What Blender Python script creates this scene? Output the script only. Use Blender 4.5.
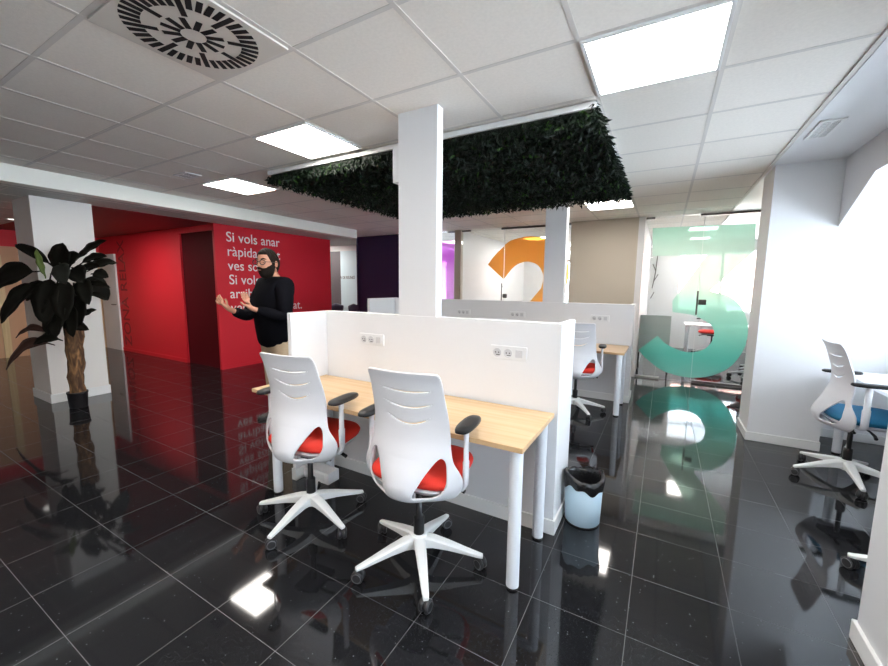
import bpy, bmesh, math, random
from mathutils import Vector, Matrix
random.seed(7)
S = bpy.context.scene
for o in list(bpy.data.objects): bpy.data.objects.remove(o)
C = S.collection
PI = math.pi

# ------------------------------------------------------------------ camera
cam_d = bpy.data.cameras.new('camera'); cam = bpy.data.objects.new('camera', cam_d); C.objects.link(cam)
cam_d.sensor_width = 36.0; cam_d.lens = 36.0*383.8/888.0; cam_d.clip_start = 0.02
YAW, PITCH, ROLL = -0.5173, -0.12105, 0.010135
fw = Vector((math.sin(YAW)*math.cos(PITCH), math.cos(YAW)*math.cos(PITCH), math.sin(PITCH)))
rt = Vector((math.cos(YAW), -math.sin(YAW), 0)); up = rt.cross(fw)
r2 = rt*math.cos(ROLL)+up*math.sin(ROLL); u2 = -rt*math.sin(ROLL)+up*math.cos(ROLL)
m3 = Matrix((r2, u2, -fw)).transposed()
cam.matrix_world = Matrix.Translation((0, 0, 1.45)) @ m3.to_4x4()
S.camera = cam

# ------------------------------------------------------------------ world, sun, exposure
w = bpy.data.worlds.new('sky'); S.world = w; w.use_nodes = True
nt = w.node_tree; bg = nt.nodes['Background']
bg.inputs[0].default_value = (0.78, 0.89, 1.0, 1); bg.inputs[1].default_value = 11.0
S.view_settings.view_transform = 'Standard'; S.view_settings.look = 'None'
S.view_settings.gamma = 1.0; S.view_settings.use_curve_mapping = False
S.view_settings.exposure = 0.52
sun_d = bpy.data.lights.new('sun', 'SUN'); sun_d.energy = 18.0; sun_d.angle = math.radians(1.0); sun_d.color = (1, .98, .95)
sun = bpy.data.objects.new('sun', sun_d); C.objects.link(sun); sun.rotation_euler = Vector((-.30, .90, -.22)).to_track_quat('-Z', 'Y').to_euler()
LIGHT = 21.0          # strength of every ceiling light panel
CZ = 2.565            # main ceiling height

# ------------------------------------------------------------------ materials
def mat(name, col, rough=0.5, metal=0.0, spec=0.5, bump=0.0, bscale=40.0, var=0.0, vscale=6.0, coat=0.0):
    m = bpy.data.materials.new(name); m.use_nodes = True
    n = m.node_tree.nodes; l = m.node_tree.links; p = n['Principled BSDF']
    p.inputs['Base Color'].default_value = (*col, 1); p.inputs['Roughness'].default_value = rough
    p.inputs['Metallic'].default_value = metal; p.inputs['Specular IOR Level'].default_value = spec
    p.inputs['Coat Weight'].default_value = coat
    tc = n.new('ShaderNodeTexCoord')
    if var > 0:
        t = n.new('ShaderNodeTexNoise'); t.inputs['Scale'].default_value = vscale; t.inputs['Detail'].default_value = 4
        l.new(tc.outputs['Object'], t.inputs['Vector'])
        r = n.new('ShaderNodeMapRange'); r.inputs['From Min'].default_value = .3; r.inputs['From Max'].default_value = .7
        r.inputs['To Min'].default_value = 1-var; r.inputs['To Max'].default_value = 1+var
        l.new(t.outputs['Fac'], r.inputs['Value'])
        mx = n.new('ShaderNodeVectorMath'); mx.operation = 'SCALE'; mx.inputs[0].default_value = col
        l.new(r.outputs[0], mx.inputs['Scale']); l.new(mx.outputs[0], p.inputs['Base Color'])
    if bump > 0:
        t = n.new('ShaderNodeTexNoise'); t.inputs['Scale'].default_value = bscale; t.inputs['Detail'].default_value = 3
        l.new(tc.outputs['Object'], t.inputs['Vector'])
        b = n.new('ShaderNodeBump'); b.inputs['Strength'].default_value = bump; b.inputs['Distance'].default_value = .01
        l.new(t.outputs['Fac'], b.inputs['Height']); l.new(b.outputs[0], p.inputs['Normal'])
    return m

def emit(name, col, s):
    m = bpy.data.materials.new(name); m.use_nodes = True; n = m.node_tree.nodes; n.clear()
    e = n.new('ShaderNodeEmission'); e.inputs[0].default_value = (*col, 1); e.inputs[1].default_value = s
    o = n.new('ShaderNodeOutputMaterial'); m.node_tree.links.new(e.outputs[0], o.inputs[0]); return m

def glass(name, tint=(1, 1, 1), refl=0.9):
    m = bpy.data.materials.new(name); m.use_nodes = True; n = m.node_tree.nodes; n.clear(); l = m.node_tree.links
    t = n.new('ShaderNodeBsdfTransparent'); t.inputs[0].default_value = (*tint, 1)
    g = n.new('ShaderNodeBsdfGlossy'); g.inputs['Roughness'].default_value = 0.0; g.inputs[0].default_value = (refl, refl, refl, 1)
    f = n.new('ShaderNodeFresnel'); f.inputs[0].default_value = 1.3
    mx = n.new('ShaderNodeMixShader'); o = n.new('ShaderNodeOutputMaterial')
    l.new(f.outputs[0], mx.inputs[0]); l.new(t.outputs[0], mx.inputs[1]); l.new(g.outputs[0], mx.inputs[2]); l.new(mx.outputs[0], o.inputs[0])
    return m

def film(name, stops, see=0.25, axis='Z', lo=0.0, hi=1.0):
    """translucent vinyl with a printed colour blend along one axis of the object"""
    m = bpy.data.materials.new(name); m.use_nodes = True; n = m.node_tree.nodes; n.clear(); l = m.node_tree.links
    tc = n.new('ShaderNodeTexCoord'); sp = n.new('ShaderNodeSeparateXYZ'); l.new(tc.outputs['Object'], sp.inputs[0])
    mr = n.new('ShaderNodeMapRange'); mr.inputs['From Min'].default_value = lo; mr.inputs['From Max'].default_value = hi
    l.new(sp.outputs[axis], mr.inputs['Value'])
    cr = n.new('ShaderNodeValToRGB'); e = cr.color_ramp.elements
    while len(e) < len(stops): e.new(0.5)
    for i, (p, c) in enumerate(stops): e[i].position = p; e[i].color = (*c, 1)
    l.new(mr.outputs[0], cr.inputs[0])
    d = n.new('ShaderNodeBsdfDiffuse'); tr = n.new('ShaderNodeBsdfTranslucent'); tp = n.new('ShaderNodeBsdfTransparent')
    for s in (d, tr): l.new(cr.outputs[0], s.inputs[0])
    l.new(cr.outputs[0], tp.inputs[0])
    a = n.new('ShaderNodeMixShader'); a.inputs[0].default_value = .68; l.new(d.outputs[0], a.inputs[1]); l.new(tr.outputs[0], a.inputs[2])
    b = n.new('ShaderNodeMixShader'); b.inputs[0].default_value = see; l.new(a.outputs[0], b.inputs[1]); l.new(tp.outputs[0], b.inputs[2])
    o = n.new('ShaderNodeOutputMaterial'); l.new(b.outputs[0], o.inputs[0]); return m

def floor_mat():
    m = bpy.data.materials.new('polished_black_tile'); m.use_nodes = True; n = m.node_tree.nodes; l = m.node_tree.links
    p = n['Principled BSDF']; tc = n.new('ShaderNodeTexCoord'); sp = n.new('ShaderNodeSeparateXYZ'); l.new(tc.outputs['Object'], sp.inputs[0])
    def M(op, a, b=None, c=None):
        q = n.new('ShaderNodeMath'); q.operation = op
        for i, v in enumerate((a, b, c)):
            if v is None: continue
            if isinstance(v, (int, float)): q.inputs[i].default_value = v
            else: l.new(v, q.inputs[i])
        return q.outputs[0]
    def line(o, off, sc, hw):
        v = M('DIVIDE', M('SUBTRACT', o, off), sc); f = M('ABSOLUTE', M('SUBTRACT', M('FRACT', M('ADD', v, .5)), .5))
        return M('LESS_THAN', M('MULTIPLY', f, sc), hw)
    lx = line(sp.outputs['X'], -2.855+40*0.4017-80*.4017, .4017, .0014); ly = line(sp.outputs['Y'], .467-40*.392, .392, .0012)
    g = M('MAXIMUM', lx, ly)
    nz = n.new('ShaderNodeTexNoise'); nz.inputs['Scale'].default_value = 1.7; nz.inputs['Detail'].default_value = 3; l.new(tc.outputs['Object'], nz.inputs['Vector'])
    gm = n.new('ShaderNodeMapRange'); gm.inputs['From Min'].default_value = .35; gm.inputs['From Max'].default_value = .65; gm.inputs['To Min'].default_value = .08; gm.inputs['To Max'].default_value = .42
    l.new(nz.outputs['Fac'], gm.inputs['Value']); g2 = M('MULTIPLY', g, gm.outputs[0])
    vo = n.new('ShaderNodeTexVoronoi'); vo.inputs['Scale'].default_value = 55; l.new(tc.outputs['Object'], vo.inputs['Vector'])
    sc = n.new('ShaderNodeSeparateColor'); l.new(vo.outputs['Color'], sc.inputs[0])
    speck = M('MULTIPLY', M('LESS_THAN', vo.outputs['Distance'], .13), M('GREATER_THAN', sc.outputs[0], .86))
    vo2 = n.new('ShaderNodeTexVoronoi'); vo2.inputs['Scale'].default_value = 150; l.new(tc.outputs['Object'], vo2.inputs['Vector'])
    s2 = n.new('ShaderNodeSeparateColor'); l.new(vo2.outputs['Color'], s2.inputs[0])
    sp2 = M('MULTIPLY', M('MULTIPLY', M('LESS_THAN', vo2.outputs['Distance'], .3), M('GREATER_THAN', s2.outputs[1], .6)), .03)
    sa = M('MAXIMUM', M('MULTIPLY', speck, .6), sp2)
    c1 = n.new('ShaderNodeMix'); c1.data_type = 'RGBA'; c1.inputs['A'].default_value = (.012, .0125, .0145, 1); c1.inputs['B'].default_value = (.30, .32, .34, 1); l.new(sa, c1.inputs['Factor'])
    c2 = n.new('ShaderNodeMix'); c2.data_type = 'RGBA'; c2.inputs['B'].default_value = (.42, .42, .41, 1); l.new(c1.outputs['Result'], c2.inputs['A']); l.new(g2, c2.inputs['Factor'])
    l.new(c2.outputs['Result'], p.inputs['Base Color'])
    l.new(M('ADD', M('MULTIPLY', g, .35), .055), p.inputs['Roughness']); p.inputs['Specular IOR Level'].default_value = .55
    b = n.new('ShaderNodeBump'); b.invert = True; b.inputs['Strength'].default_value = .25; b.inputs['Distance'].default_value = .001; l.new(g, b.inputs['Height']); l.new(b.outputs[0], p.inputs['Normal'])
    return m

def wood_mat(name, c1, c2, axis=0):
    m = bpy.data.materials.new(name); m.use_nodes = True; n = m.node_tree.nodes; l = m.node_tree.links; p = n['Principled BSDF']
    tc = n.new('ShaderNodeTexCoord'); mp = n.new('ShaderNodeMapping'); s = [30, 30, 30]; s[axis] = 1.6; mp.inputs['Scale'].default_value = s
    l.new(tc.outputs['Object'], mp.inputs[0])
    t = n.new('ShaderNodeTexNoise'); t.inputs['Scale'].default_value = 1; t.inputs['Detail'].default_value = 6; t.inputs['Distortion'].default_value = .6; l.new(mp.outputs[0], t.inputs['Vector'])
    cr = n.new('ShaderNodeValToRGB'); cr.color_ramp.elements[0].position = .36; cr.color_ramp.elements[0].color = (*c2, 1); cr.color_ramp.elements[1].position = .6; cr.color_ramp.elements[1].color = (*c1, 1)
    l.new(t.outputs['Fac'], cr.inputs[0]); l.new(cr.outputs[0], p.inputs['Base Color']); p.inputs['Roughness'].default_value = .38
    return m

def leaf_mat(name, a, b):
    m = bpy.data.materials.new(name); m.use_nodes = True; n = m.node_tree.nodes; l = m.node_tree.links; p = n['Principled BSDF']
    at = n.new('ShaderNodeAttribute'); at.attribute_name = 'leafkind'
    cr = n.new('ShaderNodeValToRGB'); cr.color_ramp.elements[0].color = (*a, 1); cr.color_ramp.elements[1].color = (*b, 1)
    cr.color_ramp.elements[0].position = .55
    l.new(at.outputs['Fac'], cr.inputs[0]); l.new(cr.outputs[0], p.inputs['Base Color']); p.inputs['Roughness'].default_value = .45
    p.inputs['Specular IOR Level'].default_value = .2
    return m

def bark_mat():
    m = bpy.data.materials.new('fibrous_bark'); m.use_nodes = True; n = m.node_tree.nodes; l = m.node_tree.links; p = n['Principled BSDF']
    tc = n.new('ShaderNodeTexCoord'); mp = n.new('ShaderNodeMapping'); mp.inputs['Scale'].default_value = (16, 16, 4); l.new(tc.outputs['Object'], mp.inputs[0])
    t = n.new('ShaderNodeTexNoise'); t.inputs['Scale'].default_value = 1.2; t.inputs['Detail'].default_value = 7; t.inputs['Distortion'].default_value = 1.2; l.new(mp.outputs[0], t.inputs['Vector'])
    cr = n.new('ShaderNodeValToRGB'); e = cr.color_ramp.elements; e[0].position = .33; e[0].color = (.06, .025, .012, 1); e[1].position = .66; e[1].color = (.38, .19, .075, 1)
    x = e.new(.5); x.color = (.15, .075, .03, 1); l.new(t.outputs['Fac'], cr.inputs[0]); l.new(cr.outputs[0], p.inputs['Base Color']); p.inputs['Roughness'].default_value = .8
    b = n.new('ShaderNodeBump'); b.inputs['Strength'].default_value = .8; b.inputs['Distance'].default_value = .02; l.new(t.outputs['Fac'], b.inputs['Height']); l.new(b.outputs[0], p.inputs['Normal'])
    return m

W = mat('white_paint', (.80, .80, .805), .45, bump=.04, bscale=120)
WB = mat('baseboard_white', (.84, .84, .82), .35)
BEAM = mat('beam_cream_paint', (.88, .87, .80), .5, bump=.03, bscale=120)
COLW = mat('column_warm_lit_white', (.85, .81, .76), .45, bump=.04, bscale=120)  # cream tint stands in for the warm light on the column
BEIGE = mat('beige_panel', (.56, .50, .41), .6, bump=.05, bscale=200)
RED = mat('red_paint', (.74, .015, .031), .55, bump=.04, bscale=120)
REDT = mat('dark_red_lettering', (.30, .007, .014), .6)
MAROON = mat('maroon_door', (.10, .006, .010), .6, spec=.06)
NAVY = mat('navy_paint', (.020, .010, .052), .5)
TAN = mat('tan_wall', (.60, .37, .21), .55, bump=.03, bscale=120)
WOODT = wood_mat('pale_gold_frame', (.72, .58, .30), (.62, .48, .24), 2)
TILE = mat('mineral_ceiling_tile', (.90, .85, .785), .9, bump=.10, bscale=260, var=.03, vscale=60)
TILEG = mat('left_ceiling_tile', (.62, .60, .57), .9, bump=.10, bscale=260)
TBAR = mat('ceiling_t_bar', (.72, .68, .64), .6)
REDC = mat('red_ceiling_paint', (.26, .007, .014), .6)
FLOOR = floor_mat()
PANEL = emit('light_diffuser', (1, .94, .88), LIGHT)
PANELC = emit('light_diffuser_cool', (.97, .99, 1.0), LIGHT)
SPOT = emit('spot_diffuser', (1, .97, .92), 3)
FRAMEW = mat('light_frame_white', (.85, .85, .84), .4)
PLASTIC = mat('chair_white_plastic', (.72, .72, .745), .36)
PLASTG = mat('chair_grey_plastic', (.70, .70, .71), .4)
BASEW = mat('chair_base_white', (.86, .87, .86), .3)
BLACKP = mat('black_plastic', (.010, .010, .011), .42, spec=.3)
BLACKG = mat('black_gas_lift', (.010, .010, .011), .28)
CAST = mat('castor_tyre', (.02, .02, .022), .35)
CASTR = mat('castor_rim_grey', (.22, .22, .23), .3)
REDF = mat('red_seat_fabric', (.80, .035, .018), .75, bump=.12, bscale=500)
BLUEF = mat('blue_seat_fabric', (.006, .14, .27), .75, bump=.12, bscale=500)
DESK = wood_mat('light_oak_laminate', (.68, .47, .27), (.60, .39, .20), 0)
DESKE = wood_mat('desk_edge_band', (.66, .45, .26), (.58, .38, .20), 0)
LEGW = mat('white_metal_leg', (.80, .83, .87), .28)
WTOP = mat('white_laminate', (.86, .86, .85), .35)
SOCK = mat('socket_white', (.80, .80, .80), .35)
SOCKH = mat('socket_hole', (.03, .03, .03), .6)
SOCKD = mat('socket_recess', (.62, .62, .63), .4)
STEEL = mat('brushed_steel', (.45, .44, .42), .3, metal=1.0)
DSTEEL = mat('dark_steel', (.16, .15, .14), .35, metal=.8)
BINM = mat('pale_blue_bin', (.50, .66, .76), .32)
BAG = mat('black_bin_bag', (.010, .010, .011), .22, bump=.5, bscale=30)
SLOT = mat('diffuser_slot_black', (.006, .006, .007), .7)
PLATE = mat('diffuser_plate', (.72, .68, .62), .45)
HEDGE = leaf_mat('hedge_leaf', (.0045, .0105, .0048), (.030, .080, .012))
HEDGEB = mat('hedge_backing', (.006, .009, .005), .9)
LEAF = mat('plant_dark_leaf', (.008, .0075, .005), .55, spec=.18, var=.3)
LEAFP = mat('plant_pale_leaf', (.026, .028, .022), .5, spec=.25, var=.2)
LEAFG = mat('plant_green_shoot', (.14, .20, .045), .45)
LEAFB = mat('plant_brown_leaf', (.050, .022, .016), .5)
BARK = bark_mat()
POT = mat('black_pot', (.012, .011, .012), .4)
GLASS = glass('clear_glass', (.975, .99, .985))
WGLASS = glass('window_glass', (.98, .99, 1.0))
LETT = mat('white_lettering', (.96, .93, .90), .5)
SKIN = mat('person_skin', (.52, .24, .15), .5)
SWEAT = mat('black_knit', (.004, .004, .006), .9, spec=.08, bump=.3, bscale=150)
KHAKI = mat('khaki_cotton', (.50, .38, .25), .8, bump=.15, bscale=90)
HAIR = mat('dark_hair', (.010, .006, .004), .7, spec=.15, bump=.6, bscale=90)
EYE = mat('eye_dark', (.01, .008, .007), .3)
GLS = mat('black_spectacle_frame', (.008, .008, .009), .3)
SHOE = mat('dark_shoe', (.02, .016, .014), .5)
LIP = mat('lip', (.36, .12, .09), .5)
FROST = mat('frosted_glass', (.62, .76, .82), .5)
GREYD = mat('grey_door', (.09, .075, .085), .5)
GREYB = mat('grey_board', (.50, .54, .53), .5)
TERRA = mat('roof_tile', (.66, .36, .28), .8, bump=.6, bscale=12, var=.3, vscale=14)
FACADE = mat('cream_render', (.80, .74, .66), .9)
FILM3 = film('mint_teal_film', [(0, (.60, .94, .86)), (.15, (.38, .86, .78)), (.34, (.60, .95, .86)), (.60, (.82, 1.0, .92)), (.86, (.86, 1.0, .93)), (1, (.74, .97, .88))], .26, 'Z', 0.05, 2.4)  # own mint-teal blend, with some light from the room behind painted in
FILM2 = film('orange_film', [(0, (1.0, .68, .30)), (1, (1.0, .60, .22))], .35, 'Z', 1.1, 2.4)
FILM1 = film('pink_film', [(0, (.95, .66, .92)), (.5, (.92, .56, .90)), (.75, (.80, .36, .80)), (1, (.92, .58, .90))], .4, 'Z', 1.1, 2.4)

# ------------------------------------------------------------------ mesh helpers
class MB:
    def __init__(s): s.v = []; s.f = []; s.m = []; s.sm = []
    def add(s, v, f, mi=0, smooth=False):
        k = len(s.v); s.v += [tuple(p) for p in v]; s.f += [tuple(i+k for i in q) for q in f]; s.m += [mi]*len(f); s.sm += [smooth]*len(f); return s
    def box(s, a, b, mi=0):
        x0, y0, z0 = a; x1, y1, z1 = b
        v = [(x0, y0, z0), (x1, y0, z0), (x1, y1, z0), (x0, y1, z0), (x0, y0, z1), (x1, y0, z1), (x1, y1, z1), (x0, y1, z1)]
        return s.add(v, [(3, 2, 1, 0), (4, 5, 6, 7), (0, 1, 5, 4), (1, 2, 6, 5), (2, 3, 7, 6), (3, 0, 4, 7)], mi)
    def lathe(s, prof, o=(0, 0, 0), n=24, mi=0, axis=None, cap=True):
        """profile [(r, h)] turned about +Z (or an axis) through o"""
        q = Vector((0, 0, 1)).rotation_difference(Vector(axis)).to_matrix() if axis is not None else Matrix.Identity(3)
        v = []; f = []
        for r, h in prof:
            for k in range(n):
                a = 2*PI*k/n; p = q @ Vector((r*math.cos(a), r*math.sin(a), h)); v.append((p.x+o[0], p.y+o[1], p.z+o[2]))
        for i in range(len(prof)-1):
            for k in range(n):
                k2 = (k+1) % n; f.append((i*n+k, i*n+k2, (i+1)*n+k2, (i+1)*n+k))
        s.add(v, f, mi, True)
        if cap:
            e = len(prof)-1
            s.add(v[:n], [tuple(range(n))[::-1]], mi); s.add(v[e*n:], [tuple(range(n))], mi)
        return s
    def cyl(s, a, b, r, n=20, mi=0, r2=None):
        a = Vector(a); b = Vector(b); L = (b-a).length
        return s.lathe([(r, 0), (r if r2 is None else r2, L)], a, n, mi, (b-a)/L)
    def tube(s, pts, rad, n=10, mi=0, cap=True, flat=1.0, upv=(0, 0, 1)):
        pts = [Vector(p) for p in pts]; N = len(pts); v = []; f = []
        rad = rad if isinstance(rad, (list, tuple)) else [rad]*N
        u = None
        for i in range(N):
            t = (pts[min(i+1, N-1)]-pts[max(i-1, 0)]).normalized()
            if u is None:
                u = Vector(upv); u = u-t*u.dot(t)
                if u.length < 1e-3: u = Vector((1, 0, 0))-t*t.x
            else: u = u-t*u.dot(t)
            u.normalize(); b = t.cross(u)
            for k in range(n):
                a = 2*PI*k/n; v.append(pts[i]+(b*math.cos(a)+u*math.sin(a)*flat)*rad[i])
        for i in range(N-1):
            for k in range(n):
                k2 = (k+1) % n; f.append((i*n+k, i*n+k2, (i+1)*n+k2, (i+1)*n+k))
        s.add(v, f, mi, True)
        if cap: s.add(v[:n], [tuple(range(n))[::-1]], mi); s.add(v[-n:], [tuple(range(n))], mi)
        return s
    def prism(s, poly, d0, d1, plane='XZ', mi=0):
        """polygon in a plane pushed from d0 to d1 along the remaining axis"""
        def P(p, d): return {'XZ': (p[0], d, p[1]), 'YZ': (d, p[0], p[1]), 'XY': (p[0], p[1], d)}[plane]
        n = len(poly); v = [P(p, d0) for p in poly]+[P(p, d1) for p in poly]
        f = [tuple(range(n)), tuple(range(2*n-1, n-1, -1))]+[(i, i+n, (i+1) % n+n, (i+1) % n) for i in range(n)]
        return s.add(v, f, mi)
    def xf(s, M, k=0): s.v[k:] = [tuple(M @ Vector(p)) for p in s.v[k:]]; return s
    def build(s, name, mats, parent=None, bevel=0, loc=None, seg=2):
        me = bpy.data.meshes.new(name); me.from_pydata(s.v, [], s.f)
        mats = mats if isinstance(mats, (list, tuple)) else [mats]
        for q in mats: me.materials.append(q)
        me.polygons.foreach_set('material_index', s.m); me.polygons.foreach_set('use_smooth', s.sm)
        bm = bmesh.new(); bm.from_mesh(me); bmesh.ops.recalc_face_normals(bm, faces=bm.faces); bm.to_mesh(me); bm.free(); me.update()
        o = bpy.data.objects.new(name, me); C.objects.link(o)
        if parent: o.parent = parent
        if loc: o.location = loc
        if bevel:
            b = o.modifiers.new('bevel', 'BEVEL'); b.width = bevel; b.segments = seg; b.limit_method = 'ANGLE'; b.angle_limit = math.radians(40)
        return o

def tag(o, label, cat, group=None):
    o['label'] = label; o['category'] = cat
    if group: o['group'] = group
    return o
def thing(name, label, cat, loc=(0, 0, 0), rz=0, group=None):
    o = bpy.data.objects.new(name, None); C.objects.link(o); o.location = loc; o.rotation_euler = (0, 0, rz)
    o.empty_display_size = .1; return tag(o, label, cat, group)
def struct(name, mb, m, bevel=0, parent=None):
    o = mb.build(name, m, parent, bevel)
    if parent is None: o['kind'] = 'structure'
    return o
def dup(root, loc, rz, label, group=None):
    r = root.copy(); C.objects.link(r); r.location = loc; r.rotation_euler = (0, 0, rz); r['label'] = label
    if group: r['group'] = group
    def kids(a, b):
        for ch in list(a.children):
            if ch == b: continue
            c = ch.copy(); C.objects.link(c); c.parent = b; kids(ch, c)
    kids(root, r); return r
def text(body, size, name, m, parent, M, align='LEFT', squeeze=1.0, thick=.0015):
    cu = bpy.data.curves.new(name, 'FONT'); cu.body = body; cu.size = size; cu.align_x = align; cu.extrude = thick; cu.offset = size*.004
    cu.space_character = 1.02
    t = bpy.data.objects.new(name, cu); C.objects.link(t)
    dg = bpy.context.evaluated_depsgraph_get(); me = bpy.data.meshes.new_from_object(t.evaluated_get(dg))
    bpy.data.objects.remove(t); me.name = name
    me.transform(M @ Matrix.Diagonal((squeeze, 1, 1, 1))); me.materials.clear(); me.materials.append(m)
    o = bpy.data.objects.new(name, me); C.objects.link(o)
    if parent: o.parent = parent
    return o

# ------------------------------------------------------------------ room shell
XR = 0.79
struct('floor', MB().box((-13, -4, -.1), (4.2, 13, 0)), FLOOR)
X0, DX, Y0, DY = -1.6147, .5974, .7723, .582      # ceiling module
X_L, X_C = -5.5, .77
HD = (-3.47, -.425, 2.555, 4.98)                    # hedge panel
mc = MB()
mc.box((X_L, -4, CZ), (X_C, 13, CZ+.08)).box((-6.45, 6.051, CZ), (X_L, 7.1, CZ+.08))
struct('ceiling', mc, TILE)
tb = MB()
for k in range(-8, 5):
    x = X0+k*DX
    if X_L < x < X_C: tb.box((x-.012, -4, CZ-.0018), (x+.012, 12.9, CZ+.001))
for k in range(-9, 22):
    y = Y0+k*DY
    if -4 < y < 12.9: tb.box((X_L+.03, y-.012, CZ-.0015), (X_C, y+.012, CZ+.001))
tb.box((X_C-.022, -4, CZ-.009), (X_C+.004, 7, CZ+.001))
struct('trim_1', tb, TBAR)
struct('ceiling_right', MB().box((X_C+.004, -4, CZ-.012), (4.2, 13, CZ+.08)), W)
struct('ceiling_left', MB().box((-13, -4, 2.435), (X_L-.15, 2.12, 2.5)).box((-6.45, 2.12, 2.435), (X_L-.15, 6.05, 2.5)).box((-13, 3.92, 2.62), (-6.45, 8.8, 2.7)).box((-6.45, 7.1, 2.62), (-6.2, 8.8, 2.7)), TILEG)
tl = MB()
for k in range(-6, 9):
    y = .75+k*.6
    tl.box((-6.42 if y > 2.1 else -10.9, y-.011, 2.432), (X_L-.15, y+.011, 2.4355))
for k in range(0, 9):
    x = -5.95-k*.6
    tl.box((x-.011, -4, 2.4324), (x+.011, 2.1 if x < -6.4 else 6.0, 2.4355))
struct('trim_2', tl, TBAR)
struct('ceiling_relax', MB().box((-13, 2.12, 2.428), (-6.45, 3.75, 2.5)), REDC)
struct('trim_3', MB().box((X_L-.16, -4, 2.40), (X_L, 6.05, CZ-.001)), BEAM)
rs = MB().box((-13.2, -4.3, 2.78), (4.4, 13.2, 2.86))  # unseen slab and skirts, added to stop sky light leaking in
rs.box((-13.2, -4.3, 2.4), (-13.05, 13.2, 2.78)).box((-13.05, -4.3, 2.57), (4.4, -4.2, 2.78)).box((2.45, -4.2, 2.5), (4.4, 13.2, 2.78)).box((-13.05, 13.05, 2.4), (2.45, 13.2, 2.78))
struct('light_block_slab', rs, W)
# right side: window bays between pilasters
struct('wall_pilaster', MB().box((XR, 4.58, 0), (1.31, 5.04, CZ-.012)), W)
struct('baseboard_pilaster', MB().box((XR-.014, 4.566, 0), (1.318, 5.05, .085)), WB, .004)
struct('wall_pilaster_near', MB().box((XR, 1.62, 0), (2.2, 2.105, CZ-.012)), W)
struct('baseboard_pilaster_near', MB().box((XR-.014, 1.606, 0), (2.2, 2.119, .085)), WB, .004)
struct('wall_bay_side', MB().box((1.31, 5.08, 0), (2.3, 7.0, CZ-.012)), W)
struct('baseboard_bay_side', MB().box((1.318, 5.066, 0), (2.2, 5.0799, .085)), WB, .004)
struct('wall_lintel', MB().prism([(4.58, CZ-.012), (4.58, 1.99), (4.0, 2.30), (2.7, 2.30), (2.105, 2.07), (2.105, CZ-.012)], 1.25, 1.308, 'YZ'), W)
# outer wall X = 2.2 with window openings
def outer_wall(name, spans, z0, z1, x0=2.2, x1=2.42, y0=-4, y1=5.08):
    b = MB(); y = y0
    for a, c in spans:
        b.box((x0, y, 0), (x1, a, CZ-.012)); b.box((x0, a, 0), (x1, c, z0)); b.box((x0, a, z1), (x1, c, CZ-.012)); y = c
    b.box((x0, y, 0), (x1, y1, CZ-.012)); struct(name, b, W)
outer_wall('wall_right', [(-.9, 1.3), (2.35, 4.85)], .80, 2.42)
def win_frame(name, axis, c, a0, a1, z0, z1, n, depth=.05):
    fr = MB(); t = .045
    def bx(u0, u1, w0, w1, d=depth):
        if axis == 'X': fr.box((c-d/2, u0, w0), (c+d/2, u1, w1))
        else: fr.box((u0, c-d/2, w0), (u1, c+d/2, w1))
    bx(a0, a1, z0, z0+t); bx(a0, a1, z1-t, z1)
    for k in range(n+1):
        u = a0+(a1-a0)*k/n; bx(max(a0, u-t/2), min(a1, u+t/2), z0+t, z1-t)
    f = fr.build(name, FRAMEW); f['kind'] = 'structure'
    g = MB()
    if axis == 'X': g.box((c-.004, a0+.01, z0+.01), (c+.004, a1-.01, z1-.01))
    else: g.box((a0+.01, c-.004, z0+.01), (a1-.01, c+.004, z1-.01))
    g.build('pane', WGLASS, f)
win_frame('window_4', 'X', 2.31, 2.35, 4.85, .80, 2.42, 3)
win_frame('window_5', 'X', 2.31, -.9, 1.3, .80, 2.42, 2)
# wall behind the camera, with windows
struct('wall_behind', MB().box((-6, -4.2, 0), (4.2, -4, CZ)), W)
struct('wall_behind_left', MB().box((-13, -4.2, 0), (-6, -4, CZ)), W)
# left zone
struct('wall_red', MB().box((-6.49, 3.70, 0), (-6.44, 6.22, 2.434)), RED)
struct('baseboard_red', MB().box((-6.4399, 3.70, 0), (-6.428, 6.22, .05)), RED)
struct('wall_relax', MB().box((-13, 3.72, 0), (-7.55, 3.92, 2.427)).box((-7.55, 3.72, 2.33), (-6.49, 3.92, 2.427)), RED)
struct('door_1', MB().box((-7.55, 3.755, 0), (-6.49, 3.80, 2.33)), MAROON)
struct('baseboard_relax', MB().box((-10.11, 3.706, 0), (-7.55, 3.7199, .07)), RED)
struct('wall_far_left', MB().box((-11.1, -4, 0), (-10.9, 3.72, 2.12)), TAN)
struct('wall_far_left_band', MB().box((-11.1, -4, 2.12), (-10.895, 3.72, 2.434)), RED)
d2 = struct('door_2', MB().box((-10.86, 3.685, 0), (-10.12, 3.7199, 2.06)), W)
MB().box((-10.21, 3.64, .98), (-10.19, 3.685, 1.0)).box((-10.32, 3.64, .98), (-10.19, 3.66, 1.0)).build('door_handle', DSTEEL, d2)
struct('trim_4', MB().box((-10.9, 2.14, 0), (-10.87, 2.24, 1.95)), WOODT)
struct('wall_left_column', MB().box((-6.91, 1.57, 0), (-6.31, 2.12, 2.4275)), COLW)
struct('baseboard_left_column', MB().box((-6.925, 1.555, 0), (-6.295, 2.135, .11)), WB, .004)
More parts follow.
